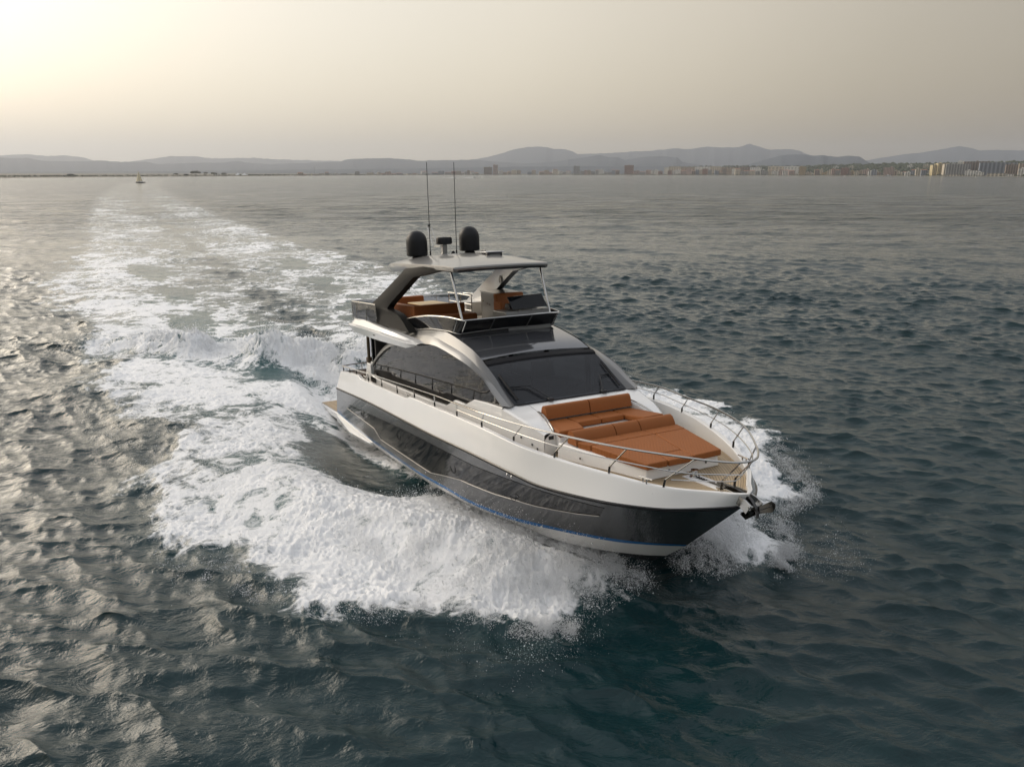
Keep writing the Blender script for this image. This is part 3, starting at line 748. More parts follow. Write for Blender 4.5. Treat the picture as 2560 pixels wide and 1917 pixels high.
MB().prism([(x, y, 4.42) for x, y in q], [(x, y, 5.26) for x, y in q]).build('cabinet_body', M['console'], cb_, smooth=0, bevel=0.012)
MB().prism([(x * 1.0 + (0.03 if i in (1, 2) else -.02), y + (-0.02 if i < 2 else 0.02), 5.262) for i, (x, y) in enumerate(q)], [(x + (0.03 if i in (1, 2) else -.02), y + (-0.02 if i < 2 else 0.02), 5.305) for i, (x, y) in enumerate(q)]).build('cabinet_top', M['champ'], cb_, smooth=0, bevel=0.008)
for k, (xq, zq) in enumerate(((-8.45, 5.0), (-7.95, 4.95), (-7.7, 4.94))):
    yq = 0.99 + (xq + 8.73) * (0.66 - 0.99) / 1.78 - 0.012
    MB().box(xq - .025, xq + .025, yq - .012, yq + .01, zq - .015, zq + .015).build('cabinet_knob', M['chrome'], cb_)
hsq = empty('helm_seat'); hsq.parent = YB
MB().hexa([(-6.72, 0.46, 4.86), (-6.50, 0.46, 4.86), (-6.50, 1.38, 4.86), (-6.72, 1.38, 4.86), (-6.80, 0.46, 5.33), (-6.62, 0.46, 5.33), (-6.62, 1.38, 5.33), (-6.80, 1.38, 5.33)]).build('seat_back', M['leather'], hsq, bevel=0.05, seg=4)
cush('seat_cushion', -6.5, -6.0, 0.46, 1.38, 4.80, 4.94, hsq)
cush('seat_side', -6.62, -6.15, 0.38, 0.47, 4.86, 5.12, hsq)
MB().box(-6.65, -6.1, 0.5, 1.34, 4.424, 4.80).build('seat_base', M['console'], hsq, bevel=0.02)
hc = empty('helm_console'); hc.parent = YB
MB().prism([(-5.85, 0.02, 4.42), (-4.99, 0.02, 4.42), (-4.94, 1.3, 4.42), (-5.85, 1.3, 4.42)], [(-5.95, 0.02, 4.93), (-5.14, 0.02, 4.93), (-5.02, 1.3, 4.97), (-5.9, 1.3, 4.97)]).build('console_body', M['console'], hc, smooth=0, bevel=0.02)
MB().hexa([(-5.14, 0.22, 4.985), (-5.10, 0.22, 4.985), (-4.93, 1.20, 5.03), (-4.97, 1.20, 5.03), (-5.44, 0.22, 5.31), (-5.40, 0.22, 5.31), (-5.25, 1.20, 5.36), (-5.29, 1.20, 5.36)]).build('console_visor', M['flyglass'], hc, smooth=0, bevel=0.006)
MB().hexa([(-5.85, 0.34, 4.96), (-5.50, 0.34, 4.96), (-5.45, 1.18, 4.98), (-5.85, 1.18, 4.98), (-5.80, 0.34, 5.10), (-5.58, 0.34, 5.10), (-5.55, 1.18, 5.12), (-5.80, 1.18, 5.12)]).build('instrument_pod', M['black'], hc, smooth=0, bevel=0.01)
for k in (0.4, 0.75, 1.08):
    MB().box(-5.055 + 0.06 * (k - .4), -5.03 + .06 * (k - .4), k - 0.015, k + 0.015, 4.94, 4.975).build('visor_clip', M['chrome'], hc)
# guard rails on the flybridge
gr = MB().tube(smooth_path([(-11.2, 0.95, 4.86), (-11.2, 0.95, 5.10), (-11.1, 0.95, 5.13), (-9.4, 0.93, 5.11), (-9.3, 0.92, 5.06), (-9.3, 0.92, 4.42)], 5), 0.020, 8)
gr.tube([(-11.2, 0.95, 4.86), (-9.3, 0.92, 4.83)], 0.014, 6).tube([(-11.2, 0.95, 4.65), (-9.3, 0.92, 4.63)], 0.014, 6).tube([(-11.2, 0.95, 4.42), (-11.2, 0.95, 4.9)], 0.018, 6).tube([(-10.2, 0.94, 4.42), (-10.2, 0.94, 5.1)], 0.014, 6)
gr.build('stair_rail', M['chrome'], YB)
RA = [(-10.1, 2.02, 4.99), (-11.3, 2.06, 4.99), (-12.35, 2.10, 4.98), (-12.62, 2.02, 4.98), (-12.72, 1.8, 4.98), (-12.75, 0.0, 4.98)]
ra = smooth_path(RA, 5); ra_f = sm(ra) + ra[::-1][1:]
MB().tube(ra_f, 0.020, 8).build('aft_rail', M['chrome'], YB)
MB().grid([[(p[0], p[1], 4.44) for p in ra_f], [(p[0], p[1], 4.955) for p in ra_f]]).build('rail_glass', M['railglass'], YB)
for i in range(0, len(ra_f), 4):
    p = ra_f[i]
    MB().tube([(p[0], p[1], 4.40), (p[0], p[1], 4.97)], 0.013, 6).lathe([(.013, 0), (.022, .02), (.013, .05)], (p[0], p[1], 4.56), 8).build('rail_baluster', M['chrome'], YB)
pr_ = [(-10.9, 2.02, 5.05), (-9.6, 1.98, 5.05), (-8.8, 1.93, 5.0)]
MB().tube(pr_, 0.02, 8).tube([(x, y, z - .25) for x, y, z in pr_], 0.013, 6).tube([(-9.8, 1.98, 4.42), (-9.8, 1.98, 5.05)], .016, 6).build('side_rail', M['chrome'], YB)

# --- cockpit behind the saloon
for sgn in (-1, 1):
    MB().tube([(-11.75, sgn * 1.87, 2.3), (-11.65, sgn * 1.87, 4.0)], 0.055, 10).build('overhang_post', M['brownpost'], YB)
    MB().prism([(-12.05, sgn * 1.72, 2.3), (-11.4, sgn * 1.72, 2.3), (-11.3, sgn * 1.98, 2.3), (-11.98, sgn * 1.98, 2.3)], [(-11.9, sgn * 1.72, 2.95), (-11.4, sgn * 1.72, 2.95), (-11.42, sgn * 1.93, 2.93), (-11.80, sgn * 1.93, 2.95)]).build('quarter_pillar', M['gel'], YB, smooth=0, bevel=0.03)
    lv = MB()
    for k in range(7):
        lv.box(-11.2 + k * .07, -11.165 + k * .07, sgn * 1.995 - .012, sgn * 1.995 + .012, 2.40, 2.56)
    lv.build('engine_vent', M['black'], YB)
    MB().box(-12.95, -12.1, sgn * 2.0 - .3, sgn * 2.0 + .3, 2.34, 2.50).build('stern_locker', M['cockpit'], YB, bevel=0.03)
ck = empty('cockpit_sofa'); ck.parent = YB
cush('sofa_back', -13.0, -12.82, -1.6, 1.6, 2.35, 2.95, ck, m='cockpit')
cush('sofa_seat', -12.8, -12.2, -1.6, 1.6, 2.35, 2.62, ck, m='cockpit')
MB().box(-11.95, -11.85, -1.7, 1.7, 2.34, 3.9).build('saloon_door', M['sideglass'], YB)

# --- foredeck: seat, well, sun pad on its base
st = empty('bow_seat'); st.parent = YB
g = MB()
prof = [(-1.27, 2.90), (-1.30, 3.08), (-1.27, 3.17), (-1.21, 3.215), (-1.13, 3.20), (-1.09, 3.13), (-1.05, 2.93)]
half = [(-1.15, 0), (0, 0), (1.15, 0)]
for y0, y1 in ((-1.145, -0.012), (0.012, 1.145)):
    mb = MB(); mb.grid([[(x, y, z) for x, z in prof] for y in (y0, y0 + .015, (y0 + y1) / 2, y1 - .015, y1)], flip=False)
    mb.add([(x, y0, z) for x, z in prof], [tuple(range(7))]); mb.add([(x, y1, z) for x, z in prof], [tuple(reversed(range(7)))])
    mb.build('backrest', M['leather'], st, smooth=50, bevel=0.012, seg=2)
def pad(name, poly, z0, z1, parent, m='leather', bev=0.035, zf=None):
    z1f = (lambda x: z1) if zf is None else zf
    return MB().prism([(x, y, z0) for x, y in poly], [(x, y, z1f(x)) for x, y in poly]).build(name, M[m], parent, smooth=40, bevel=bev, seg=3)
pad('seat_pad', [(-1.12, -0.61), (-0.60, -0.61), (-0.60, -0.01), (-1.12, -0.01)], 2.76, 2.89, st)
pad('seat_pad', [(-1.12, 0.01), (-0.60, 0.01), (-0.60, 0.61), (-1.12, 0.61)], 2.76, 2.89, st)
pad('seat_pad', [(-1.12, -1.15), (-0.13, -1.40), (-0.10, -0.78), (-0.57, -0.63), (-1.12, -0.63)], 2.76, 2.89, st)
pad('seat_pad', [(-1.12, 0.63), (-0.57, 0.63), (-0.10, 0.78), (-0.13, 1.36), (-1.12, 1.13)], 2.76, 2.89, st)
MB().prism([(-1.25, -1.12, 2.4), (-0.16, -1.36, 2.4), (-0.13, -0.74, 2.4), (-0.63, -0.58, 2.4), (-0.63, 0.58, 2.4), (-0.13, 0.74, 2.4), (-0.16, 1.33, 2.4), (-1.25, 1.10, 2.4)],
           [(-1.25, -1.12, 2.75), (-0.16, -1.36, 2.75), (-0.13, -0.82, 2.75), (-0.63, -0.66, 2.75), (-0.63, 0.66, 2.75), (-0.13, 0.82, 2.75), (-0.16, 1.33, 2.75), (-1.25, 1.10, 2.75)]).build('seat_base', M['gel'], st, smooth=0)
MB().box(-0.62, 0.1, -0.80, 0.80, 2.42, 2.745).build('seat_well_floor', M['cream'], YB)
sb = MB()
pl = [(-0.10, 1.47), (0.7, 1.27), (1.2, 1.12), (2.16, 0.89)]
bot = [(x, -y, DECK_Z) for x, y in pl] + [(x, y, DECK_Z) for x, y in reversed(pl)]
zt_ = lambda x: float(np.interp(x, [-0.1, 0.3, 2.2], [2.66, 2.63, 2.555]))
topp = [(x - 0.02, -y + 0.03, zt_(x)) for x, y in pl] + [(x - .02, y - 0.03, zt_(x)) for x, y in reversed(pl)]
sb.prism(bot, topp)
base = sb.build('sunpad_base', M['gel'], YB, smooth=25, bevel=0.025, seg=3)
for sgn in (-1, 1):
    for xq, yq in ((0.55, 1.315), (1.3, 1.10)):
        MB().lathe([(0.001, 0), (0.022, 0), (0.022, 0.012), (0.001, 0.014)], (0, 0, 0), 10).build('courtesy_light', M['steel_dark'], base).matrix_local = Matrix.Translation((xq, sgn * yq, 2.46)) @ Matrix.Rotation(sgn * -R(90), 4, 'X')
for yq in (-0.35, 0.55):
    MB().lathe([(0.001, 0), (0.022, 0), (0.022, 0.012), (0.001, 0.014)], (0, 0, 0), 10).build('courtesy_light', M['steel_dark'], base).matrix_local = Matrix.Translation((2.155, yq, 2.46)) @ Matrix.Rotation(R(90), 4, 'Y')
sp_ = empty('bow_sunpad'); sp_.parent = YB
bp = [(0.02, 2.66), (0.02, 2.86), (0.07, 2.925), (0.15, 2.945), (0.23, 2.915), (0.29, 2.84), (0.33, 2.76), (0.36, 2.66)]
for y0, y1 in ((-1.28, -0.27), (-0.25, 0.37), (0.39, 1.30)):
    mb = MB(); mb.grid([[(x + 0.0, y, z) for x, z in bp] for y in (y0, y0 + .02, (y0 + y1) / 2, y1 - .02, y1)])
    mb.add([(x, y0, z) for x, z in bp], [tuple(range(8))]); mb.add([(x, y1, z) for x, z in bp], [tuple(reversed(range(8)))])
    mb.build('headrest', M['leather'], sp_, smooth=50, bevel=0.012)
zp = lambda x: float(np.interp(x, [0.3, 2.3], [2.755, 2.69]))
pz = lambda poly, nm: pad(nm, poly, 2.57, 0, sp_, 'quilt', 0.022, zp)
pz([(0.36, -1.26), (0.70, -1.16), (0.70, -0.21), (0.36, -0.25)], 'sunpad_cushion')
pz([(0.36, -0.24), (0.70, -0.20), (0.70, 0.44), (0.36, 0.40)], 'sunpad_cushion')
pz([(0.36, 0.41), (0.70, 0.45), (0.70, 1.26), (0.36, 1.32)], 'sunpad_cushion')
pz([(0.715, -1.155), (2.25, -0.93), (2.25, -0.455), (1.83, -0.365), (1.84, 0.19), (0.715, 0.44)], 'sunpad_cushion')
pz([(0.715, 0.455), (1.85, 0.205), (2.27, 0.16), (2.25, 0.86), (0.715, 1.25)], 'sunpad_cushion')
pz([(1.845, -0.355), (2.265, -0.44), (2.285, 0.145), (1.86, 0.185)], 'sunpad_cushion')
# windlass, chain, cleats, anchor roller and anchor
wl = empty('windlass'); wl.parent = YB
MB().lathe([(0.10, 0), (0.10, 0.03), (0.06, 0.05), (0.05, 0.09), (0.075, 0.13), (0.075, 0.15), (0.0, 0.155)], (2.45, 0.02, DECK_Z), 16).build('windlass_drum', M['chrome'], wl)
MB().box(2.3, 3.25, -0.16, 0.16, DECK_Z + .002, DECK_Z + .012).build('windlass_plate', M['gel'], wl)
ch = MB()
for k in range(22):
    x = 2.5 + k * 0.035
    ch.box(x, x + .042, -.018 if k % 2 else -.008, .018 if k % 2 else .008, DECK_Z + .02, DECK_Z + .032 + (.0 if k % 2 else .022))
ch.build('anchor_chain', M['steel_dark'], wl)
for sgn in (-1, 1):
    for xq, yq in ((2.52, 1.20), (-6.6, 2.36), (-10.6, 2.38)):
        zq = float(np.interp(xq, So[:, 0], S1[:, 2])) + 0.0
        MB().tube([(xq - .16, sgn * yq, zq + .085), (xq + .16, sgn * (yq - .05 * (xq > 0)), zq + .085)], 0.017, 8).tube([(xq - .05, sgn * yq, zq - .01), (xq - .05, sgn * yq, zq + .085)], .014, 6).tube([(xq + .05, sgn * yq, zq - .01), (xq + .05, sgn * yq, zq + .085)], .014, 6).build('mooring_cleat', M['chrome'], YB)
    pa = [float(np.interp(x, So[:, 0], So[:, 1])) + 0.008 for x in (2.42, 2.7)]
    MB().tube([(2.42, sgn * pa[0], 2.33), (2.7, sgn * pa[1], 2.31)], 0.035, 8).build('fairlead_plate', M['chrome'], YB)
rl = empty('anchor_roller'); rl.parent = YB
A0 = [(3.2, 2.37), (3.45, 2.40), (3.72, 2.385), (3.92, 2.34), (4.06, 2.27)]
A1 = [(3.35, 2.24), (3.55, 2.24), (3.72, 2.22), (3.84, 2.17), (3.95, 2.10)]
for sgn in (-1, 1):
    o_ = [(x, sgn * 0.12, z) for x, z in A0]; l_ = [(x, sgn * 0.13, z) for x, z in A1]
    o2 = [(x, sgn * 0.145, z) for x, z in A0]; l2 = [(x, sgn * 0.15, z) for x, z in A1]
    MB().grid([o_, o2, l2, l_, o_], flip=sgn > 0).add([o_[-1], o2[-1], l2[-1], l_[-1]], [(0, 1, 2, 3)]).build('roller_cheek', M['chrome'], rl, smooth=30)
MB().tube([(4.0, -0.16, 2.22), (4.0, 0.16, 2.22)], 0.02, 8).tube([(3.95, -0.12, 2.16), (3.95, 0.12, 2.16)], 0.05, 12).build('roller_pin', M['chrome'], rl)
an = empty('anchor'); an.parent = YB
sh = [(3.1, 2.40), (3.45, 2.405), (3.75, 2.375), (3.93, 2.30), (4.05, 2.18), (4.08, 2.08)]
MB().grid([[(x, -0.03, z + .03) for x, z in sh], [(x, 0.03, z + .03) for x, z in sh], [(x, 0.03, z - .05) for x, z in sh], [(x, -0.03, z - .05) for x, z in sh], [(x, -0.03, z + .03) for x, z in sh]], flip=True).build('anchor_shank', M['steel_dark'], an, smooth=30)
fk = MB()
tip, lft, rgt, bck = (3.74, -0.02, 1.93), (4.02, -0.40, 2.20), (4.30, 0.42, 2.36), (4.14, 0.0, 2.10)
fk.add([(3.67, 0.0, 2.01), (3.97, -0.16, 2.03), (4.06, 0.04, 2.125), (4.23, 0.20, 2.17), (4.285, 0.20, 2.25), (4.28, 0.20, 2.31), (4.19, 0.20, 2.335), (4.05, 0.09, 2.23), (3.92, 0.05, 2.12)],
       [(0, 1, 2, 8), (2, 3, 7, 8), (3, 4, 5, 6), (3, 6, 7)])
fk.add([(p[0] - .01, p[1], p[2] - .03) for p in fk.v], [tuple(reversed(f)) for f in fk.f])
fk.build('anchor_fluke', M['steel_dark'], an, smooth=40)
MB().tube([(4.0, 0.02, 2.12), (4.22, 0.19, 2.27)], 0.010, 6).build('anchor_rib', M['steel_dark'], an)

# --- guard rail around the deck
RT = [(-13.1, 2.44, 2.70), (-11.48, 2.44, 2.79), (-10.03, 2.44, 2.86), (-8.62, 2.44, 2.925), (-7.2, 2.44, 2.98), (-4.45, 2.44, 3.09), (-3.05, 2.44, 3.115), (-1.62, 2.41, 3.14), (-0.27, 2.18, 3.115), (1.07, 1.88, 3.11), (2.28, 1.41, 3.08), (3.31, 0.71, 3.02), (3.72, 0.34, 2.995), (3.84, 0.15, 2.99), (3.87, 0.0, 2.99)]
rt = smooth_path(RT, 6); rt_f = sm(rt) + rt[::-1][1:]
MB().tube(rt_f, 0.020, 8).build('deck_rail', M['chrome'], YB)
posts = [((3.35, .16, 2.40), (3.83, .15, 2.99)), ((2.82, 1.02, 2.44), (3.31, .71, 3.02)), ((1.86, 1.53, 2.53), (2.28, 1.41, 3.08)), ((0.67, 2.0, 2.60), (1.07, 1.88, 3.11)), ((-0.58, 2.24, 2.70), (-0.27, 2.18, 3.115)), ((-1.82, 2.38, 2.79), (-1.62, 2.41, 3.14)),
         ((-3.1, 2.42, 2.80), (-3.03, 2.44, 3.115)), ((-4.5, 2.42, 2.78), (-4.45, 2.44, 3.09)), ((-5.95, 2.42, 2.76), (-5.95, 2.44, 3.03)), ((-7.35, 2.42, 2.64), (-7.35, 2.44, 2.975)), ((-8.75, 2.42, 2.62), (-8.75, 2.44, 2.92)), ((-10.1, 2.42, 2.60), (-10.1, 2.44, 2.86)), ((-11.4, 2.42, 2.66), (-11.4, 2.44, 2.79)), ((-12.2, 2.42, 2.60), (-12.2, 2.44, 2.75)), ((-13.0, 2.42, 2.54), (-13.0, 2.44, 2.70))]
for sgn in (-1, 1):
    for b_, t_ in posts:
        b0 = np.array(b_); t0_ = np.array(t_); k = b0 + np.array((0.0, 0, 0.10)) + (t0_ - b0) * 0.06
        pq = empty('rail_post'); pq.parent = YB
        F = lambda p: (p[0], sgn * p[1], p[2])
        MB().tube([F(k), F(t0_)], 0.014, 7).build('post_tube', M['chrome'], pq)
        MB().tube([F(b0 - np.array((0, 0, .03))), F(k)], 0.022, 8).build('post_foot', M['steel_dark'], pq)
for frac, i0 in ((0.52, 6),):
    mid = [tuple(np.array(b_) + (np.array(t_) - np.array(b_)) * frac) for b_, t_ in posts[:7]]
    mid = [(p[0], p[1], p[2]) for p in mid]
    q = smooth_path(mid[::-1], 6)
    fr_ = [(q[-1][0] + .1, 0.0, q[-1][2])]
    MB().tube(sm(q) + sm(fr_) + q[::-1], 0.0115, 7).build('middle_rail', M['chrome'], YB)
q = smooth_path([tuple(np.array(b_) + (np.array(t_) - np.array(b_)) * 0.25) for b_, t_ in posts[:2]][::-1], 6)
MB().tube(sm(q) + [(q[-1][0] + .06, 0, q[-1][2])] + q[::-1], 0.0105, 7).build('lower_rail', M['chrome'], YB)
for sgn in (-1, 1):
    MB().tube(smooth_path([(-13.0, sgn * 2.44, 2.70), (-13.15, sgn * 2.3, 2.71), (-13.2, sgn * 1.8, 2.72), (-13.2, sgn * 1.5, 2.72)], 4), 0.02, 8).tube([(-13.2, sgn * 1.7, 2.5), (-13.2, sgn * 1.7, 2.72)], .015, 6).build('stern_rail', M['chrome'], YB)
# ------------------------------------------------------------------ sea, wake and spray
FW = np.array([math.cos(YAW), math.sin(YAW)]); LF = np.array([-math.sin(YAW), math.cos(YAW)])
def polydist(px, py, poly):
    """signed distance to a closed polygon, negative inside"""
    P = np.array(poly, float); n = len(P)
    d = np.full(px.shape, 1e9); ins = np.zeros(px.shape, bool)
    for i in range(n):
        a = P[i]; b = P[(i + 1) % n]; e = b - a
        wx = px - a[0]; wy = py - a[1]
        t = np.clip((wx * e[0] + wy * e[1]) / (e @ e), 0, 1)
        d = np.minimum(d, (wx - t * e[0]) ** 2 + (wy - t * e[1]) ** 2)
        c = ((a[1] > py) != (b[1] > py)) & (px < (b[0] - a[0]) * (py - a[1]) / (b[1] - a[1] + 1e-12) + a[0])
        ins ^= c
    d = np.sqrt(d)
    return np.where(ins, -d, d)
OUTER = [(0.55, 0.0), (1.0, 0.8), (1.6, 1.6), (2.0, 2.6), (1.6, 3.3), (0.4, 3.9), (-0.3, 5.4), (-0.3, 6.5), (-2.0, 7.1), (-3.2, 8.3), (-4.5, 9.5), (-7.8, 9.7), (-10, 9.5), (-11.5, 9.0), (-13.9, 9.0), (-15.3, 10.1), (-18.7, 10.8), (-26, 10.8), (-30, 11.6), (-35, 12.2), (-43.5, 13.8), (-58, 14.2), (-76, 13.5), (-100, 12.6), (-260, 14), (-720, 17), (-720, -0.5), (0.4, -0.5)]
TROUGH = [(-5.4, 2.1), (-6.0, 3.1), (-7.4, 3.9), (-9, 4.7), (-11.2, 4.7), (-13.2, 4.0), (-14.0, 3.5), (-12.6, 3.15), (-11, 3.0), (-9, 2.75), (-7, 2.3)]
CLEAR = [((-46.5, 5.2), (4.6, 1.4)), ((-35.6, 5.3), (4.0, 1.3)), ((-30.4, 3.1), (2.2, 0.9)), ((-61, 6.0), (6, 1.5)), ((-33.0, 1.7), (1.8, .6))]
def fields(x, y):
    u = (x - T0[0]) * FW[0] + (y - T0[1]) * FW[1]
    v = (x - T0[0]) * LF[0] + (y - T0[1]) * LF[1]
    v = v - np.where(u < -60, ((u + 60) / 600.0) ** 2 * 20.0, 0) - 0.2
    w = np.abs(v)
    near = (u > -722) & (u < 8) & (w < 26)
    D = np.zeros_like(u); A = np.zeros_like(u); H = np.zeros_like(u); att = np.ones_like(u); slick = np.zeros_like(u); lump = np.zeros_like(u)
    slick_all = sst(18, 9, w) * sst(-40, -90, u) * sst(-1800, -600, u)
    slick = slick_all
    att = att * (1 - 0.35 * slick_all)
    U = u[near]; V = v[near]; Wd = w[near]; X = x[near]; Y = y[near]
    k = sst(-3, -40, U)
    wx = fbm(X * 0.45, Y * 0.45, 5, 3, 0.55) * (0.55 + 0.9 * k); wy = fbm(X * 0.45 + 50, Y * 0.45, 5, 9, 0.55) * (0.55 + 0.9 * k)
    so = polydist(U + wx, Wd + wy, OUTER)
    d = sst(0.25, -0.9 - 1.2 * k, so)
    base = np.interp(U, [-690, -260, -130, -85, -60, -42, -31, -24, -20, -15, -10, -6, 2], [0.0, 0.30, 0.44, 0.50, 0.54, 0.58, 0.64, 0.70, 0.68, 0.66, 0.71, 0.84, 0.92])  # far astern, faint foam white is painted in for the sheen
    # centre wash
    c_ = sst(5.2, 3.4, Wd) * sst(-24, -31, U)
    base = base * (1 - c_) + c_ * np.interp(U, [-690, -260, -100, -60, -31], [0.0, 0.24, 0.40, 0.44, 0.48])
    st_ = sst(3.4, 2.2, Wd) * sst(-28, -23, U) * sst(-15, -18, U)
    base = np.maximum(base, 0.97 * st_)
    big = fbm(X * 0.16, Y * 0.16, 3, 21)
    base = base + 0.16 * big * sst(-8, -16, U)
    d = d * base
    tr_ = sst(0.5, -0.25, polydist(U + 0.4 * wx, Wd + 0.4 * wy, TROUGH))
    d = d * (1 - 0.93 * tr_)
    for (cu, cw), (ru, rw) in CLEAR:
        q = ((U + 1.4 * wx - cu) / ru) ** 2 + ((Wd + .6 * wy - cw) / rw) ** 2
        d = d * (1 - 0.8 * sst(1.35, 0.6, q))
    # breaking stern wave
    uc = np.interp(Wd, [0, 1, 2.6, 5.2, 6.5, 8, 11.5, 14], [-20.6, -21, -23.0, -25, -26.5, -28, -31.6, -34]) + 0.9 * vnoise(X * .33, Y * .33, 31) + 0.4 * vnoise(X * .9, Y * .9, 32)
    hc = np.interp(Wd, [0, 2.6, 5.2, 8, 11.5, 13], [0.50, 0.80, 0.70, 0.34, 0.12, 0.0]) * np.clip(1 + 0.75 * fbm(X * 0.45 + 5, Y * 0.45, 3, 33), 0.35, 1.6)
    dd = U - uc
    roost = np.where(dd > 0, np.exp(-(dd / 1.25) ** 2), np.exp(-(dd / 2.8) ** 2)) * hc
    d = np.maximum(d, np.clip(0.85 + 0.5 * fbm(X * .8, Y * .8, 3, 35), 0.3, 1) * np.where(dd > 0, np.exp(-(dd / 1.15) ** 2), np.exp(-(dd / 1.8) ** 2)) * sst(11.5, 8.5, Wd))
    d = d * (1 - 0.38 * np.exp(-((dd - 2.6) / 0.9) ** 2) * sst(11, 8, Wd))
    # clear green face under the breaking crest, close to the stern
    d = d * (1 - 0.75 * np.exp(-((U + 20.3) / 1.2) ** 2 - ((Wd - 3.6) / 0.9) ** 2))
    # bow wave ridge
    wc = np.interp(U, [-14, -10, -7, -4, -2, 0, 0.9, 1.5], [8.2, 6.9, 5.7, 4.2, 3.2, 2.3, 1.5, 1.0])
    hb_ = np.interp(U, [-16, -12, -8, -5, -2, 0, 1.0, 1.7, 2.4], [0.10, 0.20, 0.32, 0.50, 0.72, 0.74, 0.48, 0.18, 0])
    wi_ = np.interp(U, [-14, -6, 1], [1.8, 1.3, 0.75])
    q = (Wd - wc)
    bow = hb_ * np.where(q < 0, np.exp(-(q / (wi_ * 1.25)) ** 2), np.exp(-(q / (wi_ * 1.15)) ** 2))
    bow2 = 0.06 * np.exp(-((U + 1.8) / 2.6) ** 2) * np.exp(-((Wd - 1.9) / 1.2) ** 2)
    trough = -0.52 * np.exp(-((Wd - 3.2) / 1.5) ** 2) * sst(-19, -14, U) * sst(-3.5, -8, U)
    stern = -0.72 * sst(3.4, 2.0, Wd) * sst(-23, -18.5, U) * sst(-8, -13, U)
    edge = 0.10 * np.exp(-((so + 0.7) / 0.7) ** 2) * sst(-45, -8, U)
    sh = 0.20 * np.exp(-((Wd - 10.5) / 2.0) ** 2) * np.sin(U * 0.5) * sst(-90, -30, U) * sst(-12, -20, U)
    H[near] = roost + bow + bow2 + trough + stern + edge + sh
    mod = fbm(X * 0.62, Y * 0.62, 4, 61, 0.6)
    d = d * np.clip(1.0 + 0.20 * mod * sst(-2, -12, U) + 0.10 * mod, 0.35, 1.25)
    D[near] = np.clip(d, 0, 1)
    A[near] = np.clip(sst(1.5, -3, so) * base * 0.9 + 0.25 * roost, 0, 1) * (1 - 0.8 * tr_)
    a_ = 1 - 0.72 * sst(0.5, -2.0, so) * sst(-90, -40, U)
    att[near] *= a_
    lump[near] = np.clip(d, 0, 1) * np.clip(0.85 + 0.7 * mod, 0.25, 1.8) * np.interp(U, [-120, -60, -30, -12, -6, 1], [0.02, 0.03, 0.03, 0.04, 0.06, 0.075]) + 0.30 * np.clip(roost, 0, 1)
    slick[near] = np.maximum(slick[near], 0.75 * tr_)
    return u, v, D, A, H, att, slick, lump

WAVES = []
_r = np.random.default_rng(11)
for i in range(170):
    lam = 0.30 * (22.0 / 0.30) ** (i / 169.0)
    th = math.atan2(0.90, 0.42) + _r.normal(0, np.interp(lam, [0.3, 1.0, 4, 22], [0.55, 0.50, 0.45, 0.40]))
    k = 2 * math.pi / lam
    st = np.interp(lam, [0.30, 0.5, 0.9, 1.6, 2.6, 5, 9, 22], [0.033, 0.047, 0.046, 0.028, 0.017, 0.011, 0.009, 0.008])
    WAVES.append((k * math.cos(th), k * math.sin(th), _r.uniform(0, 6.283), st / k * _r.uniform(0.6, 1.4), lam))
def sea_height(x, y, spacing, att):
    z = np.zeros_like(x); dx = np.zeros_like(x); dy = np.zeros_like(x)
    gust = 1.0 + 0.30 * vnoise(x * 0.035, y * 0.035, 77) + 0.35 * vnoise(x * 0.21, y * 0.21, 78)
    for kx, ky, ph, a, lam in WAVES:
        f_ = sst(1.9, 3.6, lam / spacing)
        p = kx * x + ky * y + ph
        s_ = np.sin(p) * a * f_; c_ = np.cos(p) * a * f_
        g = gust if lam < 4 else 1.0
        z += s_ * g
        kk = math.hypot(kx, ky)
        dx += c_ * (kx / kk) * g; dy += c_ * (ky / kk) * g
    return z * att, dx * att * 1.25, dy * att * 1.25

rr_ = [7.2]
while rr_[-1] < 5200:
    r_ = rr_[-1]
    rr_.append(r_ + (max(0.045, r_ * r_ / 20000.0) if r_ < 900 else r_ * 0.06))
rr_ = np.array([0.0, 1.5, 3, 4.5, 5.5, 6.2, 6.8] + rr_)
fa = np.radians(np.linspace(-40, 52, 1240))
ca = np.radians(np.concatenate([np.linspace(-180, -132, 24), np.linspace(-130, -40.6, 170), np.linspace(53, 180, 64)]))
an_ = np.sort(np.concatenate([fa, ca]))
RR, AA = np.meshgrid(rr_, an_, indexing='ij')
gx = (np.sin(AA) * RR); gy = (np.cos(AA) * RR)
sp_r = np.gradient(rr_)[:, None] * np.ones_like(AA)
sp_a = np.gradient(an_)[None, :] * np.maximum(RR, 0.5)
spac = np.maximum(sp_r, sp_a)
fx_, fy_ = gx.ravel(), gy.ravel()
u_, v_, FD, FA, FH, FATT, FSL, FLU = fields(fx_, fy_)
wz, wdx, wdy = sea_height(fx_, fy_, spac.ravel(), FATT)
lo_ = 1 - np.abs(fbm(fx_ * 1.1, fy_ * 1.1, 2, 41)); b1 = np.abs(vnoise(fx_ * 1.9, fy_ * 1.9, 51)); b2_ = np.abs(vnoise(fx_ * 4.1 + 3, fy_ * 4.1, 52)); b3 = np.abs(vnoise(fx_ * 8.3 + 3, fy_ * 8.3 + 8, 53)); b4 = vnoise(fx_ * 15, fy_ * 15, 54)
bil = 0.7 * (0.45 - b1) + 0.65 * (0.4 - b2_) + 0.75 * (0.4 - b3) + 0.40 * b4 + 0.3 * lo_
lfade = sst(0.9, 0.25, spac.ravel())
zz_ = wz + FH + FLU * bil * lfade
px_, py_ = fx_ + wdx * (1 - 0.7 * FD), fy_ + wdy * (1 - 0.7 * FD)
verts = np.stack([px_, py_, zz_], 1)
nr, na = RR.shape
idx = np.arange(nr * na).reshape(nr, na)
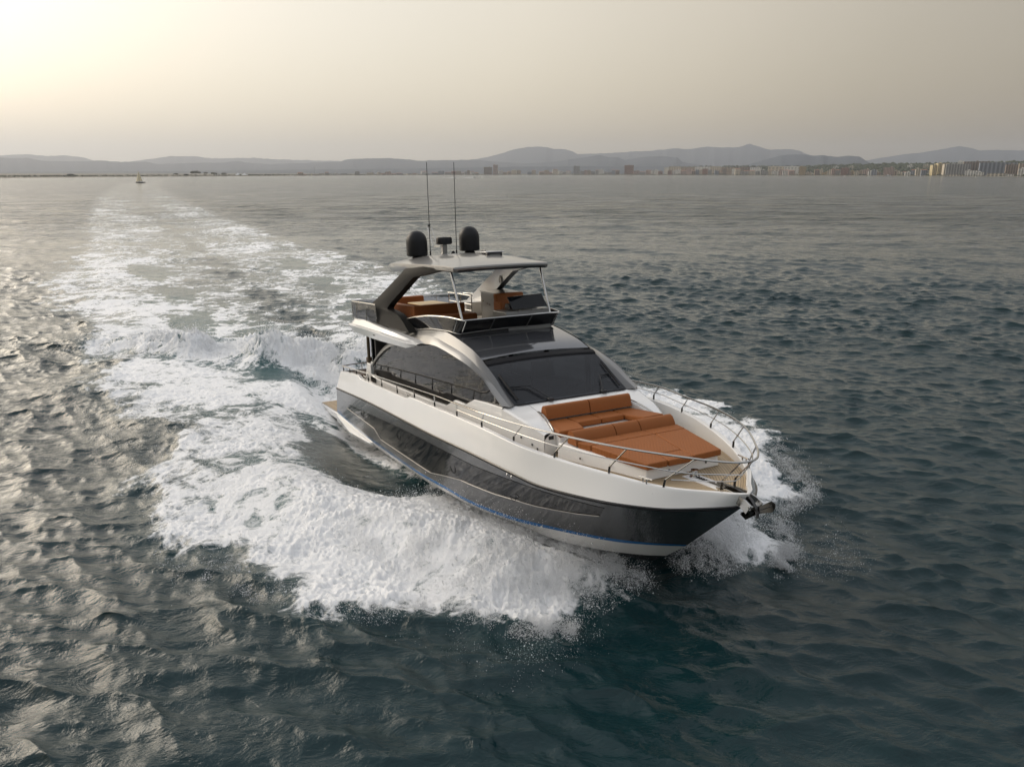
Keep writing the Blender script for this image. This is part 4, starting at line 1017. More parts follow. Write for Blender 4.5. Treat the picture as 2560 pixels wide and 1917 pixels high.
quads = np.stack([idx[:-1, :-1], idx[1:, :-1], idx[1:, 1:], idx[:-1, 1:]], -1).reshape(-1, 4)
quads = quads[:, ::-1]
fD = FD[quads].mean(1)
def np_mesh(name, verts, quads, attrs, material):
    used, inv = np.unique(quads, return_inverse=True)
    q = inv.reshape(quads.shape)
    me = bpy.data.meshes.new(name)
    me.vertices.add(len(used)); me.vertices.foreach_set('co', verts[used].astype(np.float32).ravel())
    me.loops.add(q.size); me.loops.foreach_set('vertex_index', q.astype(np.int32).ravel())
    me.polygons.add(len(q)); me.polygons.foreach_set('loop_start', np.arange(0, q.size, q.shape[1], dtype=np.int32))
    me.update(calc_edges=True)
    for nme, arr in attrs.items():
        at = me.attributes.new(nme, 'FLOAT', 'POINT'); at.data.foreach_set('value', arr[used].astype(np.float32))
    me.shade_smooth()
    o = bpy.data.objects.new(name, me); me.materials.append(material)
    COL.objects.link(o)
    return o

def sea_material():
    m = bpy.data.materials.new("sea_water"); m.use_nodes = True
    n = m.node_tree.nodes; L = m.node_tree.links; n.clear()
    def N(t, **kw):
        q = n.new(t)
        for k, val in kw.items():
            if k in ('operation', 'data_type', 'noise_dimensions', 'feature', 'attribute_name', 'interpolation_type', 'voronoi_dimensions'): setattr(q, k, val)
            else: q.inputs[k].default_value = val
        return q
    def mth(op, a, b=None, c=None):
        q = n.new('ShaderNodeMath'); q.operation = op
        for i, s in enumerate((a, b, c)):
            if s is None: continue
            if isinstance(s, (int, float)): q.inputs[i].default_value = s
            else: L.new(s, q.inputs[i])
        return q.outputs[0]
    def smooth(x, a, b):
        q = n.new('ShaderNodeMapRange'); q.interpolation_type = 'SMOOTHSTEP'
        L.new(x, q.inputs[0]); q.inputs[1].default_value = a; q.inputs[2].default_value = b
        return q.outputs[0]
    geo = n.new('ShaderNodeNewGeometry')
    flat = N('ShaderNodeVectorMath', operation='MULTIPLY'); flat.inputs[1].default_value = (1, 1, 0.3)
    L.new(geo.outputs['Position'], flat.inputs[0])
    P = flat.outputs[0]
    def attr(nm):
        a = n.new('ShaderNodeAttribute'); a.attribute_name = nm; return a.outputs['Fac']
    foam, aer, sl, fr = attr('foam'), attr('aer'), attr('slick'), attr('farw')
    # foam pattern: clumps plus lace
    n1 = N('ShaderNodeTexNoise', Scale=1.15, Detail=10.0, Roughness=0.68, Distortion=1.1); L.new(P, n1.inputs['Vector'])
    warp = N('ShaderNodeTexNoise', Scale=0.9, Detail=4.0); L.new(P, warp.inputs['Vector'])
    wadd = N('ShaderNodeVectorMath', operation='MULTIPLY_ADD'); wadd.inputs[1].default_value = (0.9, 0.9, 0)
    L.new(warp.outputs['Color'], wadd.inputs[0]); L.new(P, wadd.inputs[2])
    vo = N('ShaderNodeTexVoronoi', Scale=1.35, feature='DISTANCE_TO_EDGE'); L.new(wadd.outputs[0], vo.inputs['Vector'])
    vo2 = N('ShaderNodeTexVoronoi', Scale=3.6, feature='DISTANCE_TO_EDGE'); L.new(wadd.outputs[0], vo2.inputs['Vector'])
    lace = mth('MAXIMUM', mth('MULTIPLY', smooth(vo.outputs['Distance'], 0.16, 0.0), 0.80), mth('MULTIPLY', smooth(vo2.outputs['Distance'], 0.20, 0.0), 0.62))
    nn = smooth(n1.outputs[0], 0.28, 0.74)
    fine = N('ShaderNodeTexNoise', Scale=4.5, Detail=7.0, Roughness=0.72, Distortion=0.8); L.new(P, fine.inputs['Vector'])
    comb = mth('ADD', mth('MAXIMUM', nn, mth('MULTIPLY', lace, smooth(n1.outputs[0], 0.25, 0.62))), mth('MULTIPLY', mth('SUBTRACT', fine.outputs[0], 0.5), 0.85))
    e = mth('ADD', mth('MULTIPLY', foam, 1.25), mth('SUBTRACT', comb, 1.0))
    soft = attr('soft')
    lo = mth('MULTIPLY_ADD', soft, 0.06, -0.10); hi = mth('MULTIPLY_ADD', soft, -0.06, 0.42)
    msk = n.new('ShaderNodeMapRange'); msk.interpolation_type = 'SMOOTHSTEP'
    L.new(e, msk.inputs[0]); L.new(lo, msk.inputs[1]); L.new(hi, msk.inputs[2])
    mask = mth('MULTIPLY', msk.outputs[0], smooth(foam, 0.01, 0.10))
    # water
    wat = n.new('ShaderNodeBsdfPrincipled')
    wat.inputs['IOR'].default_value = 1.345
    wc = N('ShaderNodeMix', data_type='RGBA'); wc.inputs[6].default_value = (0.0058, 0.0250, 0.0290, 1); wc.inputs[7].default_value = (0.045, 0.115, 0.118, 1)
    L.new(smooth(aer, 0.05, 1.0), wc.inputs[0])
    L.new(wc.outputs[2], wat.inputs['Base Color'])
    rg = mth('MULTIPLY_ADD', fr, 0.07, 0.05); L.new(rg, wat.inputs['Roughness'])
    bx = N('ShaderNodeTexNoise', Scale=1.9, Detail=6.0, Roughness=0.6, Distortion=0.5); 
    mp = n.new('ShaderNodeMapping'); mp.inputs['Rotation'].default_value = (0, 0, math.radians(25)); mp.inputs['Scale'].default_value = (0.75, 1.25, 1)
    L.new(P, mp.inputs[0]); L.new(mp.outputs[0], bx.inputs['Vector'])
    by = N('ShaderNodeTexNoise', Scale=5.5, Detail=3.0, Roughness=0.55); L.new(mp.outputs[0], by.inputs['Vector'])
    bz = N('ShaderNodeTexNoise', Scale=0.45, Detail=5.0, Roughness=0.6, Distortion=0.3); L.new(mp.outputs[0], bz.inputs['Vector'])
    calm = mth('SUBTRACT', 1.0, mth('MULTIPLY', sl, 0.5))
    def ridge(x):                 # sharp little crests
        return mth('SUBTRACT', 1.0, mth('ABSOLUTE', mth('MULTIPLY_ADD', x, 2.0, -1.0)))
    grp = N('ShaderNodeTexNoise', Scale=0.06, Detail=4.0, Roughness=0.6)
    mg = n.new('ShaderNodeMapping'); mg.inputs['Rotation'].default_value = (0, 0, math.radians(20)); mg.inputs['Scale'].default_value = (0.6, 1.7, 1)
    L.new(P, mg.inputs[0]); L.new(mg.outputs[0], grp.inputs['Vector'])
    grpf = smooth(grp.outputs[0], 0.30, 0.70)
    h = mth('ADD', mth('MULTIPLY', bx.outputs[0], 0.09), mth('MULTIPLY', by.outputs[0], 0.016))
    hf = mth('ADD', mth('MULTIPLY', bz.outputs[0], 1.25), mth('MULTIPLY', grp.outputs[0], 1.6))
    h = mth('ADD', h, mth('MULTIPLY', hf, fr))
    h = mth('MULTIPLY', h, mth('MULTIPLY_ADD', grpf, 0.9, 0.55))
    h = mth('MULTIPLY', h, calm)
    bw = n.new('ShaderNodeBump'); bw.inputs['Strength'].default_value = 1.0; bw.inputs['Distance'].default_value = 1.0
    L.new(h, bw.inputs['Height']); L.new(bw.outputs[0], wat.inputs['Normal'])
    # foam
    fo = n.new('ShaderNodeBsdfPrincipled')
    fo.inputs['Base Color'].default_value = (0.90, 0.91, 0.92, 1); fo.inputs['Roughness'].default_value = 0.65
    fo.inputs['Specular IOR Level'].default_value = 0.3
    fo.inputs['Subsurface Weight'].default_value = 0.8; fo.inputs['Subsurface Radius'].default_value = (1.0, 1.0, 1.0); fo.inputs['Subsurface Scale'].default_value = 0.09
    fb = N('ShaderNodeTexNoise', Scale=9.0, Detail=8.0, Roughness=0.75); L.new(geo.outputs['Position'], fb.inputs['Vector'])
    bf = n.new('ShaderNodeBump'); bf.inputs['Distance'].default_value = 0.05
    L.new(mth('ADD', fb.outputs[0], mth('MULTIPLY', mask, 0.4)), bf.inputs['Height']); L.new(bf.outputs[0], fo.inputs['Normal'])
    mx = n.new('ShaderNodeMixShader'); o = n.new('ShaderNodeOutputMaterial')
    L.new(mask, mx.inputs[0]); L.new(wat.outputs[0], mx.inputs[1]); L.new(fo.outputs[0], mx.inputs[2]); L.new(mx.outputs[0], o.inputs[0])
    return m
SEA = sea_material()
farw = np.maximum(sst(50, 240, RR.ravel()), sst(0.4, 1.6, spac.ravel()))
attrs = {'foam': FD, 'aer': FA, 'slick': FSL, 'farw': farw, 'soft': sst(-12, -60, u_)}
isf = fD > 0.10
sea = np_mesh('sea_water', verts, quads[~isf], attrs, SEA); tag(sea, kind='structure')
wf = np_mesh('wake_foam', verts, quads[isf], attrs, SEA)
tag(wf, 'churned white foam of the wake spreading behind and beside the speeding yacht', 'foam', kind='stuff')

# spray: thrown drops, one object
SPR = mat("spray_water", (0.86, 0.87, 0.88), 0.4, spec=0.5)
def spray(n, us, ws, hs, rad, seed, jitter=0.25, flat=False):
    g = np.random.default_rng(seed)
    t = g.random(n)
    kx = np.linspace(0, 1, len(us))
    u = np.interp(t, kx, us); w = np.interp(t, kx, ws); h = np.interp(t, kx, hs)
    jit = np.interp(t, kx, jitter) if not np.isscalar(jitter) else jitter
    u = u + np.clip(g.normal(0, 1, n), -2, 2) * jit; w = np.abs(w + np.clip(g.normal(0, 1, n), -2, 2) * jit)
    z = g.exponential(0.27, n); z = np.where(z > 1.5, g.random(n) * 0.8, z) * h
    side = np.where(g.random(n) < 0.5, -1.0, 1.0)
    cl = vnoise(u * 2.6, w * 2.6, seed) * 0.5 + vnoise(u * 6, w * 6 + z * 5, seed + 1) * 0.5
    keep = cl > -0.12 + 0.25 * (z / (h + .01)) * 0.5
    u, w, z, side = u[keep], w[keep], z[keep], side[keep]
    r = rad * np.exp(g.normal(-0.35, 0.55, len(u)))
    vv = side * w + 0.2
    x = T0[0] + FW[0] * u + LF[0] * vv; y = T0[1] + FW[1] * u + LF[1] * vv
    return np.stack([x, y, z, r], 1)
S_ = []
S_.append(spray(200000, [1.5, 1.0, 0.2, -1.0, -2.4, -4.0], [1.0, 1.9, 2.8, 3.6, 4.3, 5.2], [0.35, 0.55, 0.65, 0.6, 0.45, 0.3], 0.0048, 1, [0.2, .4, .5, .55, .6, .7]))
S_.append(spray(110000, [2.1, 1.9, 1.3, -0.1, -0.5, -2.2, -3.8], [2.4, 3.0, 3.6, 4.8, 6.4, 7.4, 8.6], [0.25, 0.35, 0.35, 0.3, 0.25, 0.2, 0.2], 0.0048, 2, [.12, .14, .16, .18, .2, .25, .3]))
S_.append(spray(60000, [1.4, 0.6, -0.6, -2.2], [0.6, 1.1, 1.7, 2.2], [0.5, 0.6, 0.55, 0.4], 0.0045, 3, [0.15, .25, .35, .4]))
S_.append(spray(90000, [-20.8, -23.0, -25, -26.5, -28, -31], [1.0, 2.6, 5.2, 6.5, 8, 11], [0.6, 0.75, 0.6, 0.5, 0.4, 0.25], 0.009, 4, [.6, .7, .8, .8, .8, .8]))
S_.append(spray(30000, [-17.8, -19, -20.5, -22], [1.0, 1.4, 1.2, 0.8], [0.7, 0.9, 1.0, 0.9], 0.009, 5, .8))
S_.append(spray(9000, [2.0, 2.3, 2.4, 0.8], [2.6, 3.6, 4.2, 5.4], [0.4, 0.45, 0.4, 0.3], 0.0035, 6, .35))
S_.append(spray(50000, [-4, -7, -10, -14, -18], [6.5, 6.8, 7.0, 7.5, 8.5], [0.15, 0.15, 0.12, 0.1, 0.1], 0.0055, 8, 1.3))
S_.append(spray(60000, [-5.5, -4, -2.5, -1, 0.3], [3.0, 2.7, 2.4, 1.9, 1.3], [0.5, 0.6, 0.6, 0.55, 0.4], 0.0045, 12, .35))
Sp = np.concatenate(S_)
_, _, sD, _, sH, sA, _, sL = fields(Sp[:, 0], Sp[:, 1])
# drops start from the local surface
Sp[:, 2] = Sp[:, 2] + sH + 0.35 * sL
g = np.random.default_rng(5)
base_o = np.array([(1, 1, 1), (-1, -1, 1), (-1, 1, -1), (1, -1, -1)], float) * 0.8
tri = np.array([(0, 2, 1), (0, 3, 2), (0, 1, 3), (1, 2, 3)])
vs = Sp[:, None, :3] + base_o[None] * Sp[:, 3][:, None, None] * g.uniform(0.6, 1.5, (len(Sp), 4, 1))
fs_ = (tri[None] + (np.arange(len(Sp)) * 4)[:, None, None]).reshape(-1, 3)
spo = np_mesh('bow_spray', vs.reshape(-1, 3), fs_, {}, SPR)
tag(spo, 'white water drops thrown up in the air along the bow and stern waves of the yacht', 'spray', kind='stuff')
# ------------------------------------------------------------------ coast, hills, town
# shore distance by bearing (the far waterline in the photograph)
SHX = [-700, 0, 300, 640, 1000, 1280, 1600, 1920, 2250, 2560, 3300]
SHD = [1650, 1800, 2150, 2650, 3700, 4300, 3900, 3300, 2750, 2350, 1900]
def shore(px): return float(np.interp(px, SHX, SHD))
def horizon_y(px): return 434.0
def at_shore(px, back=0.0, z=0.0):
    az, _ = bearing(px, 440)
    d = shore(px) + back
    return Vector((math.sin(az) * d, math.cos(az) * d, z)), az, d
def mpp(px, back=0.0):           # metres per photograph pixel at that distance
    x = (px - 1280) / 1920.0
    return (shore(px) + back) / 1920.0 * math.sqrt(1 + (x * math.cos(PITCH)) ** 2) * 0.985
LAND = mat("coastal_ground", (0.17, 0.15, 0.105), 0.9, noise=0.35, nscale=0.02)
pxs = np.linspace(-700, 3300, 160)
rows_ = [[], [], [], [], []]
for px in pxs:
    for r_, (b_, z) in zip(rows_, ((-8, -0.6), (0, 0.7), (25, 1.8), (900, 6.0), (9000, 12.0))):
        p, _, _ = at_shore(px, b_, z); r_.append(tuple(p))
land = MB().grid(rows_, flip=True).build('coast_land', LAND, None); tag(land, kind='structure')

HILLM = mat("hazy_blue_hill", (0.055, 0.072, 0.090), 0.95, noise=0.25, nscale=0.004)  # blue of the hazy air is put into the hill colour
def hill(name, pts, dist, depth, rough=1.0, foot=431.0, seed=0):
    xs = np.arange(pts[0][0], pts[-1][0] + 1, 4.0)
    ys_ = np.interp(xs, [p[0] for p in pts], [p[1] for p in pts])
    ys_ = ys_ + rough * (vnoise(xs * 0.11, xs * 0 + seed, seed) * 0.8 + vnoise(xs * 0.31, xs * 0 + seed, seed + 1) * 0.45)
    rows = [[], [], [], [], []]
    for x, y in zip(xs, ys_):
        top = far(x, y, dist); az, _ = bearing(x, 440)
        for r_, (k, dd) in zip(rows, ((-0.02, -depth), (0.45, -depth * .55), (1.0, 0), (0.5, depth * .6), (-0.02, depth))):
            kk = k + (0.10 * vnoise(np.array([x * .06]), np.array([k * 3.0]), seed + 5)[0] if 0.2 < k < 0.9 else 0)
            D_ = dist + dd
            r_.append((math.sin(az) * D_, math.cos(az) * D_, top[2] * kk - (3 if k < 0 else 0)))
    o = MB().grid(rows, flip=True).build(name, HILLM, None, smooth=60); tag(o, kind='structure')
    return o
hill('far_hills', [(-200, 396), (0, 391), (25, 387.5), (85, 386.5), (120, 391), (175, 389), (210, 393), (240, 402), (300, 408), (350, 402), (430, 391), (490, 390.5), (530, 396), (600, 396), (640, 395), (700, 399), (850, 403), (950, 412)], 13000, 2200, 0.8, seed=3)
hill('near_hills', [(-250, 398), (0, 395), (75, 395), (110, 402), (160, 404), (260, 402), (300, 405), (370, 405), (400, 411), (470, 408), (560, 407), (595, 403), (640, 409), (680, 411), (720, 409), (850, 405), (870, 399), (910, 396.5), (965, 395.5), (1010, 398), (1045, 402), (1120, 401), (1185, 399.5), (1230, 404), (1300, 408), (1420, 412), (1500, 420)], 8600, 1500, 0.7, seed=8)
hill('mountain', [(1120, 412), (1190, 398), (1225, 392), (1260, 382), (1280, 374.5), (1320, 368), (1345, 367), (1365, 368.5), (1385, 373), (1410, 373), (1430, 378), (1442, 386), (1520, 383), (1590, 379), (1650, 375), (1690, 371), (1715, 374), (1760, 367), (1800, 369), (1840, 369), (1868, 360), (1890, 367), (1920, 375), (1970, 373), (1990, 376), (2005, 383), (2060, 400), (2110, 412)], 12500, 2400, 0.8, seed=14)
hill('low_hills', [(1250, 420), (1330, 408), (1390, 404), (1430, 398), (1500, 388), (1520, 394), (1540, 393), (1560, 400), (1600, 393), (1650, 391), (1690, 394), (1705, 406), (1760, 414), (1830, 418)], 8200, 900, 0.6, seed=19)
hill('dark_hill', [(1850, 416), (1890, 406), (1925, 395), (1950, 389), (1975, 386.5), (2000, 386), (2025, 390), (2050, 388.5), (2090, 393), (2110, 390), (2145, 392), (2160, 402), (2180, 412), (2200, 418)], 6900, 800, 0.6, seed=23)
hill('far_ridge', [(2100, 410), (2160, 402), (2220, 391), (2300, 381), (2360, 371), (2385, 366), (2410, 369), (2440, 377), (2480, 375), (2560, 377), (2700, 384), (2900, 392)], 13500, 2400, 0.8, seed=29)
hill('coastal_plain', [(-300, 428), (0, 430), (200, 429), (420, 428.5), (640, 426), (900, 423), (1150, 420), (1300, 417), (1500, 416), (1750, 416), (1850, 418)], 5600, 500, 0.5, seed=33)

# wooded ridge behind the town on the right: one mass of crowns
WOODM = mat("pine_wood", (0.050, 0.062, 0.028), 0.95, noise=0.5, nscale=0.03)
def crown_lumps(n, fn, seed):
    g = np.random.default_rng(seed)
    vs, fs = [], []
    ico = [(0, 0, 1), (0.89, 0, .45), (.28, .85, .45), (-.72, .53, .45), (-.72, -.53, .45), (.28, -.85, .45), (.72, .53, -.45), (-.28, .85, -.45), (-.89, 0, -.45), (-.28, -.85, -.45), (.72, -.53, -.45), (0, 0, -1)]
    icf = [(0, 1, 2), (0, 2, 3), (0, 3, 4), (0, 4, 5), (0, 5, 1), (1, 6, 2), (2, 7, 3), (3, 8, 4), (4, 9, 5), (5, 10, 1), (2, 6, 7), (3, 7, 8), (4, 8, 9), (5, 9, 10), (1, 10, 6), (6, 11, 7), (7, 11, 8), (8, 11, 9), (9, 11, 10), (10, 11, 6)]
    for i in range(n):
        c, r_ = fn(g)
        o = len(vs)
        for p in ico:
            k = r_ * g.uniform(0.7, 1.3)
            vs.append((c[0] + p[0] * k, c[1] + p[1] * k, c[2] + p[2] * k * 0.8))
        fs += [tuple(a + o for a in f) for f in icf]
    return MB().add(vs, fs)
RIDGE = [(1680, 416), (1750, 414.5), (1850, 413.5), (1900, 415), (2000, 414), (2040, 412), (2100, 410), (2200, 407.5), (2300, 407), (2400, 405.5), (2450, 403.5), (2560, 402), (2750, 400)]
def ridge_z(px, d):
    y = float(np.interp(px, [p[0] for p in RIDGE], [p[1] for p in RIDGE]))
    return max(2.0, far(px, y, d)[2])
rows_ = [[], [], []]
for px in np.arange(1660, 2760, 12.0):
    for r_, (b_, k) in zip(rows_, ((140, 0.02), (650, 0.82), (1500, 0.3))):
        p, az, d = at_shore(px, b_); r_.append((p.x, p.y, 2 + ridge_z(px, shore(px) + 650) * k))
rg_ = MB().grid(rows_, flip=True).build('coastal_ridge', LAND, None); tag(rg_, kind='structure')
def wood_fn(g):
    px = 1670 + 1080 * g.random() ** 0.8; t = g.random() ** 0.6
    b_ = 180 + 470 * t
    p, az, d = at_shore(px, b_)
    z = 2 + ridge_z(px, shore(px) + 650) * (0.02 + 0.80 * (b_ - 140) / 510)
    r_ = g.uniform(4, 8)
    return (p.x, p.y, z + r_ * .35), r_
wd = crown_lumps(2600, wood_fn, 3).build('distant_wood', WOODM, None, smooth=80)
tag(wd, 'dark green pine wood covering the ridge behind the town', 'wood', kind='stuff')
def belt_fn(g):
    px = -150 + 2760 * g.random()
    p, az, d = at_shore(px, 25 + 160 * g.random())
    r_ = g.uniform(1.2, 3.2) * (1.35 if px > 600 else 1.0)
    return (p.x, p.y, 1.2 + r_ * 0.5), r_
bl = crown_lumps(2200, belt_fn, 5).build('shore_scrub', WOODM, None, smooth=80)
tag(bl, 'low dark belt of scrub and trees running along the far shoreline', 'scrub', kind='stuff')

# ---- town
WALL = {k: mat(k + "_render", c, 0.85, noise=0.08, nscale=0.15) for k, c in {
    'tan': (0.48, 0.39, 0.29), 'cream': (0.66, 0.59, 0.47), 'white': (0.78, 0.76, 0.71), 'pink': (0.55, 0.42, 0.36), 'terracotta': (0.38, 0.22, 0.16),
    'brown': (0.31, 0.24, 0.185), 'grey': (0.42, 0.41, 0.39), 'ochre': (0.55, 0.42, 0.23), 'blue-grey': (0.30, 0.33, 0.38), 'yellow': (0.68, 0.57, 0.33)}.items()}  # yellow carries the sunlight on the left-facing walls
WINM = mat("dark_window", (0.03, 0.035, 0.04), 0.25)
ROOFM = {'flat': mat("flat_roof", (0.36, 0.33, 0.30), 0.9), 'tiled': mat("tiled_roof", (0.33, 0.14, 0.08), 0.9)}
_box = None
def unit_box(material):
    me = bpy.data.meshes.get("unit_" + material.name)
    if me is None:
        mb = MB().box(-.5, .5, -.5, .5, 0, 1)
        me = bpy.data.meshes.new("unit_" + material.name); me.from_pydata(mb.v, [], mb.f); me.materials.append(material); me.update()
    return me
def part(name, material, parent, loc, size, rz=0):
    o = bpy.data.objects.new(name, unit_box(material)); COL.objects.link(o)
    o.parent = parent; o.location = loc; o.scale = size; o.rotation_euler = (0, 0, rz)
    return o
STO = {1: 'one', 2: 'two', 3: 'three', 4: 'four', 5: 'five', 6: 'six', 7: 'seven', 8: 'eight', 9: 'nine', 10: 'ten', 11: 'eleven', 12: 'twelve'}
def building(px0, px1, top_y, color, back, label, roof='flat', turn=0.0, floors=None, big=False, group=None, setback=False):
    pc = (px0 + px1) / 2
    p, az, d = at_shore(pc, back)
    wdt = (px1 - px0) * mpp(pc, back)
    zt = far(pc, top_y, d)[2]; z0 = 0.8 + (back - 30) * 0.0065 if back > 30 else 0.8
    if px0 > 1650 and back > 140:
        z0 = 2 + ridge_z(pc, shore(pc) + 650) * (0.02 + 0.80 * (back - 140) / 510) - 2
    h = max(3.2, zt - z0)
    nf = floors or max(1, int(round(h / 3.1)))
    dep = min(max(8, wdt * 0.55), 16)
    r_ = empty('apartment_block' if nf > 3 else 'house', p, -az + turn)
    r_.location.z = z0
    tag(r_, label, 'building', group)
    part('wall', WALL[color], r_, (0, 0, 0), (wdt, dep, h))
    if roof == 'tiled':
        q = MB().prism([(-wdt / 2 - .4, -dep / 2 - .4, h), (wdt / 2 + .4, -dep / 2 - .4, h), (wdt / 2 + .4, dep / 2 + .4, h), (-wdt / 2 - .4, dep / 2 + .4, h)],
                       [(-wdt / 2 + 2.5, -0.2, h + 1.8), (wdt / 2 - 2.5, -0.2, h + 1.8), (wdt / 2 - 2.5, 0.2, h + 1.8), (-wdt / 2 + 2.5, 0.2, h + 1.8)])
        q.build('roof', ROOFM['tiled'], r_, smooth=0)
    else:
        part('roof', ROOFM['flat'], r_, (0, 0, h), (wdt + .6, dep + .6, 0.4))
        if nf >= 3:
            part('stair_head', WALL[color], r_, (wdt * random.uniform(-.25, .25), 0.5, h + .4), (min(5, wdt * .25), 4, 2.4))
    fh = h / nf
    nc = max(2, int(wdt / (4.2 if big else 5.5)))
    nc = min(nc, 9 if big else 5)
    for f in range(nf):
        if big or nf <= 7 or f % 2 == 0:
            for c in range(nc):
                xw_ = (-0.5 + (c + 0.5) / nc) * wdt
                part('window', WINM, r_, (xw_, -dep / 2 - 0.02, f * fh + fh * .28), (wdt / nc * 0.58, 0.16, fh * 0.52))
        if nf >= 3 and f > 0 and wdt > 9:
            part('balcony', WALL[color], r_, (0, -dep / 2 - 0.55, f * fh - 0.1), (wdt * 0.94, 1.1, 0.55 if big else 0.45))
    return r_

# the large stepped blocks at the right-hand end, left to right; sunlit yellow and shaded grey are put into the wall colours
BIG = [
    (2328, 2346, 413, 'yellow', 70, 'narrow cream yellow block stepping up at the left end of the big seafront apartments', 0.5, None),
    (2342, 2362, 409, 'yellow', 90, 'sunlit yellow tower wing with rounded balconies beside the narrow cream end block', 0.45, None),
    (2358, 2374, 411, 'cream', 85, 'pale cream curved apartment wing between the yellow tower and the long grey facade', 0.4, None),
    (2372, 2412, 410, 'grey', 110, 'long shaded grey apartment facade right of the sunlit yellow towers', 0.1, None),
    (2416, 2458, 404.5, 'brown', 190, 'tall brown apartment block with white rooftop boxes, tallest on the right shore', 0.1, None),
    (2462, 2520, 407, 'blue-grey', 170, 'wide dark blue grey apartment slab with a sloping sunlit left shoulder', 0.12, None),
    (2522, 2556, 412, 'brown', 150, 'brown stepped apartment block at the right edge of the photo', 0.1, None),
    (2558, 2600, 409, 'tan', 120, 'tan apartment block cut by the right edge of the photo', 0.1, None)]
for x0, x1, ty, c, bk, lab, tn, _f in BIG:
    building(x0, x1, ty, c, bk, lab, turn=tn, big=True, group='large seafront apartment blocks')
for x0, x1, ty, c, bk, lab in [
        (2418, 2440, 427, 'white', 45, 'white cubic villa with stepped roofs below the tall brown block'),
        (2442, 2455, 431, 'white', 35, 'small white box house right of the white cubic villa'),
        (2476, 2506, 434, 'cream', 30, 'low cream beach pavilion in front of the wide blue grey slab'),
        (2551, 2572, 422, 'white', 60, 'bright white villa with yellow trim at the far right edge'),
        (2518, 2530, 436, 'white', 25, 'tiny white kiosk on the beach before the brown stepped block'),
        (2374, 2400, 437, 'cream', 25, 'long low cream beach wall building under the grey facade')]:
    building(x0, x1, ty, c, bk, lab)
LANDMARK = [
    (1434, 1449, 415.5, 'grey', 60, 'slim grey tower block with a roof mast standing alone above low houses', 'grey mast tower'),
    (1561, 1583, 413.5, 'terracotta', 120, 'tall terracotta red block, highest in the middle of the town', 'terracotta tower'),
    (1210, 1230, 418, 'brown', 60, 'brown stepped high block behind the right whip antenna', 'brown stepped block'),
    (1233, 1245, 412.5, 'pink', 80, 'narrow pinkish tower with pointed roof beside the brown stepped block', 'pink pointed tower'),
    (1998, 2012, 417, 'ochre', 60, 'sunlit ochre block at the right end of the pale terraces', 'ochre block'),
    (2103, 2119, 420, 'terracotta', 50, 'reddish six storey block with brown balconies under the green ridge', 'reddish block'),
    (2211, 2230, 419, 'pink', 50, 'pink brown hotel with white roof box below the green ridge', 'pink hotel')]
for x0, x1, ty, c, bk, lab, _n in LANDMARK:
    building(x0, x1, ty, c, bk, lab, big=True)
# mast on the grey tower is part of that tower
# seafront row: each house, named from the nearest landmark
_rr = random.Random(21)
occupied = [(b[0] - 1, b[1] + 1) for b in LANDMARK] + [(2326, 2602)]
names_ = [((b[0] + b[1]) / 2, b[6]) for b in LANDMARK] + [(2336, 'large yellow seafront apartments')]
ORD = ['', 'next', 'second', 'third', 'fourth', 'fifth', 'sixth', 'seventh', 'eighth', 'ninth', 'tenth', 'eleventh', 'twelfth', 'thirteenth', 'fourteenth', 'fifteenth', 'sixteenth', 'seventeenth', 'eighteenth', 'nineteenth', 'twentieth', 'twenty first', 'twenty second', 'twenty third', 'twenty fourth']
def ordinal(k):
    return ORD[k] if k < len(ORD) else {25: 'twenty fifth', 26: 'twenty sixth', 27: 'twenty seventh', 28: 'twenty eighth', 29: 'twenty ninth', 30: 'thirtieth', 31: 'thirty first', 32: 'thirty second', 33: 'thirty third', 34: 'thirty fourth'}.get(k, 'farthest')
row_ = []
px = 735.0
while px < 2324:
    wpx = _rr.uniform(7, 15) if px > 1150 else _rr.uniform(8, 18)
    clash = [o for o in occupied if px < o[1] and px + wpx > o[0]]
    if clash:
        px = max(o[1] for o in clash) + 0.5; continue
    dens_ = float(np.interp(px, [735, 900, 1200, 1400, 2324], [0.75, 0.88, 0.93, 0.95, 0.93]))
    if _rr.random() < dens_:
        low = float(np.interp(px, [735, 1100, 1300, 1700, 2000, 2324], [434, 430.5, 428, 424.5, 427, 425.5]))
        row_.append((px, px + wpx * 0.93, low + _rr.uniform(-3.5, 5.0), _rr.choice(['tan', 'tan', 'cream', 'cream', 'brown', 'pink', 'white', 'white', 'grey', 'terracotta', 'ochre', 'blue-grey', 'grey']), _rr.uniform(28, 110), _rr.choice(['flat', 'flat', 'tiled'])))
    px += wpx * _rr.uniform(0.95, 1.08)
for nm_x, nm in names_:
    pass
for i, b in enumerate(row_):
    xm = (b[0] + b[1]) / 2
    lm = min(names_, key=lambda q: abs(q[0] - xm))
    side = 'left' if xm < lm[0] else 'right'
    cnt = sum(1 for q in row_ if (lm[0] < (q[0] + q[1]) / 2 <= xm) or (xm <= (q[0] + q[1]) / 2 < lm[0]))
    lab = '%s %s roofed seafront building, %s to the %s of the %s' % (b[3], b[5], ordinal(cnt), side, lm[1])
    building(b[0], b[1], b[2], b[3], b[4], lab, roof=b[5], turn=_rr.uniform(-.2, .2), group='buildings along the town seafront')
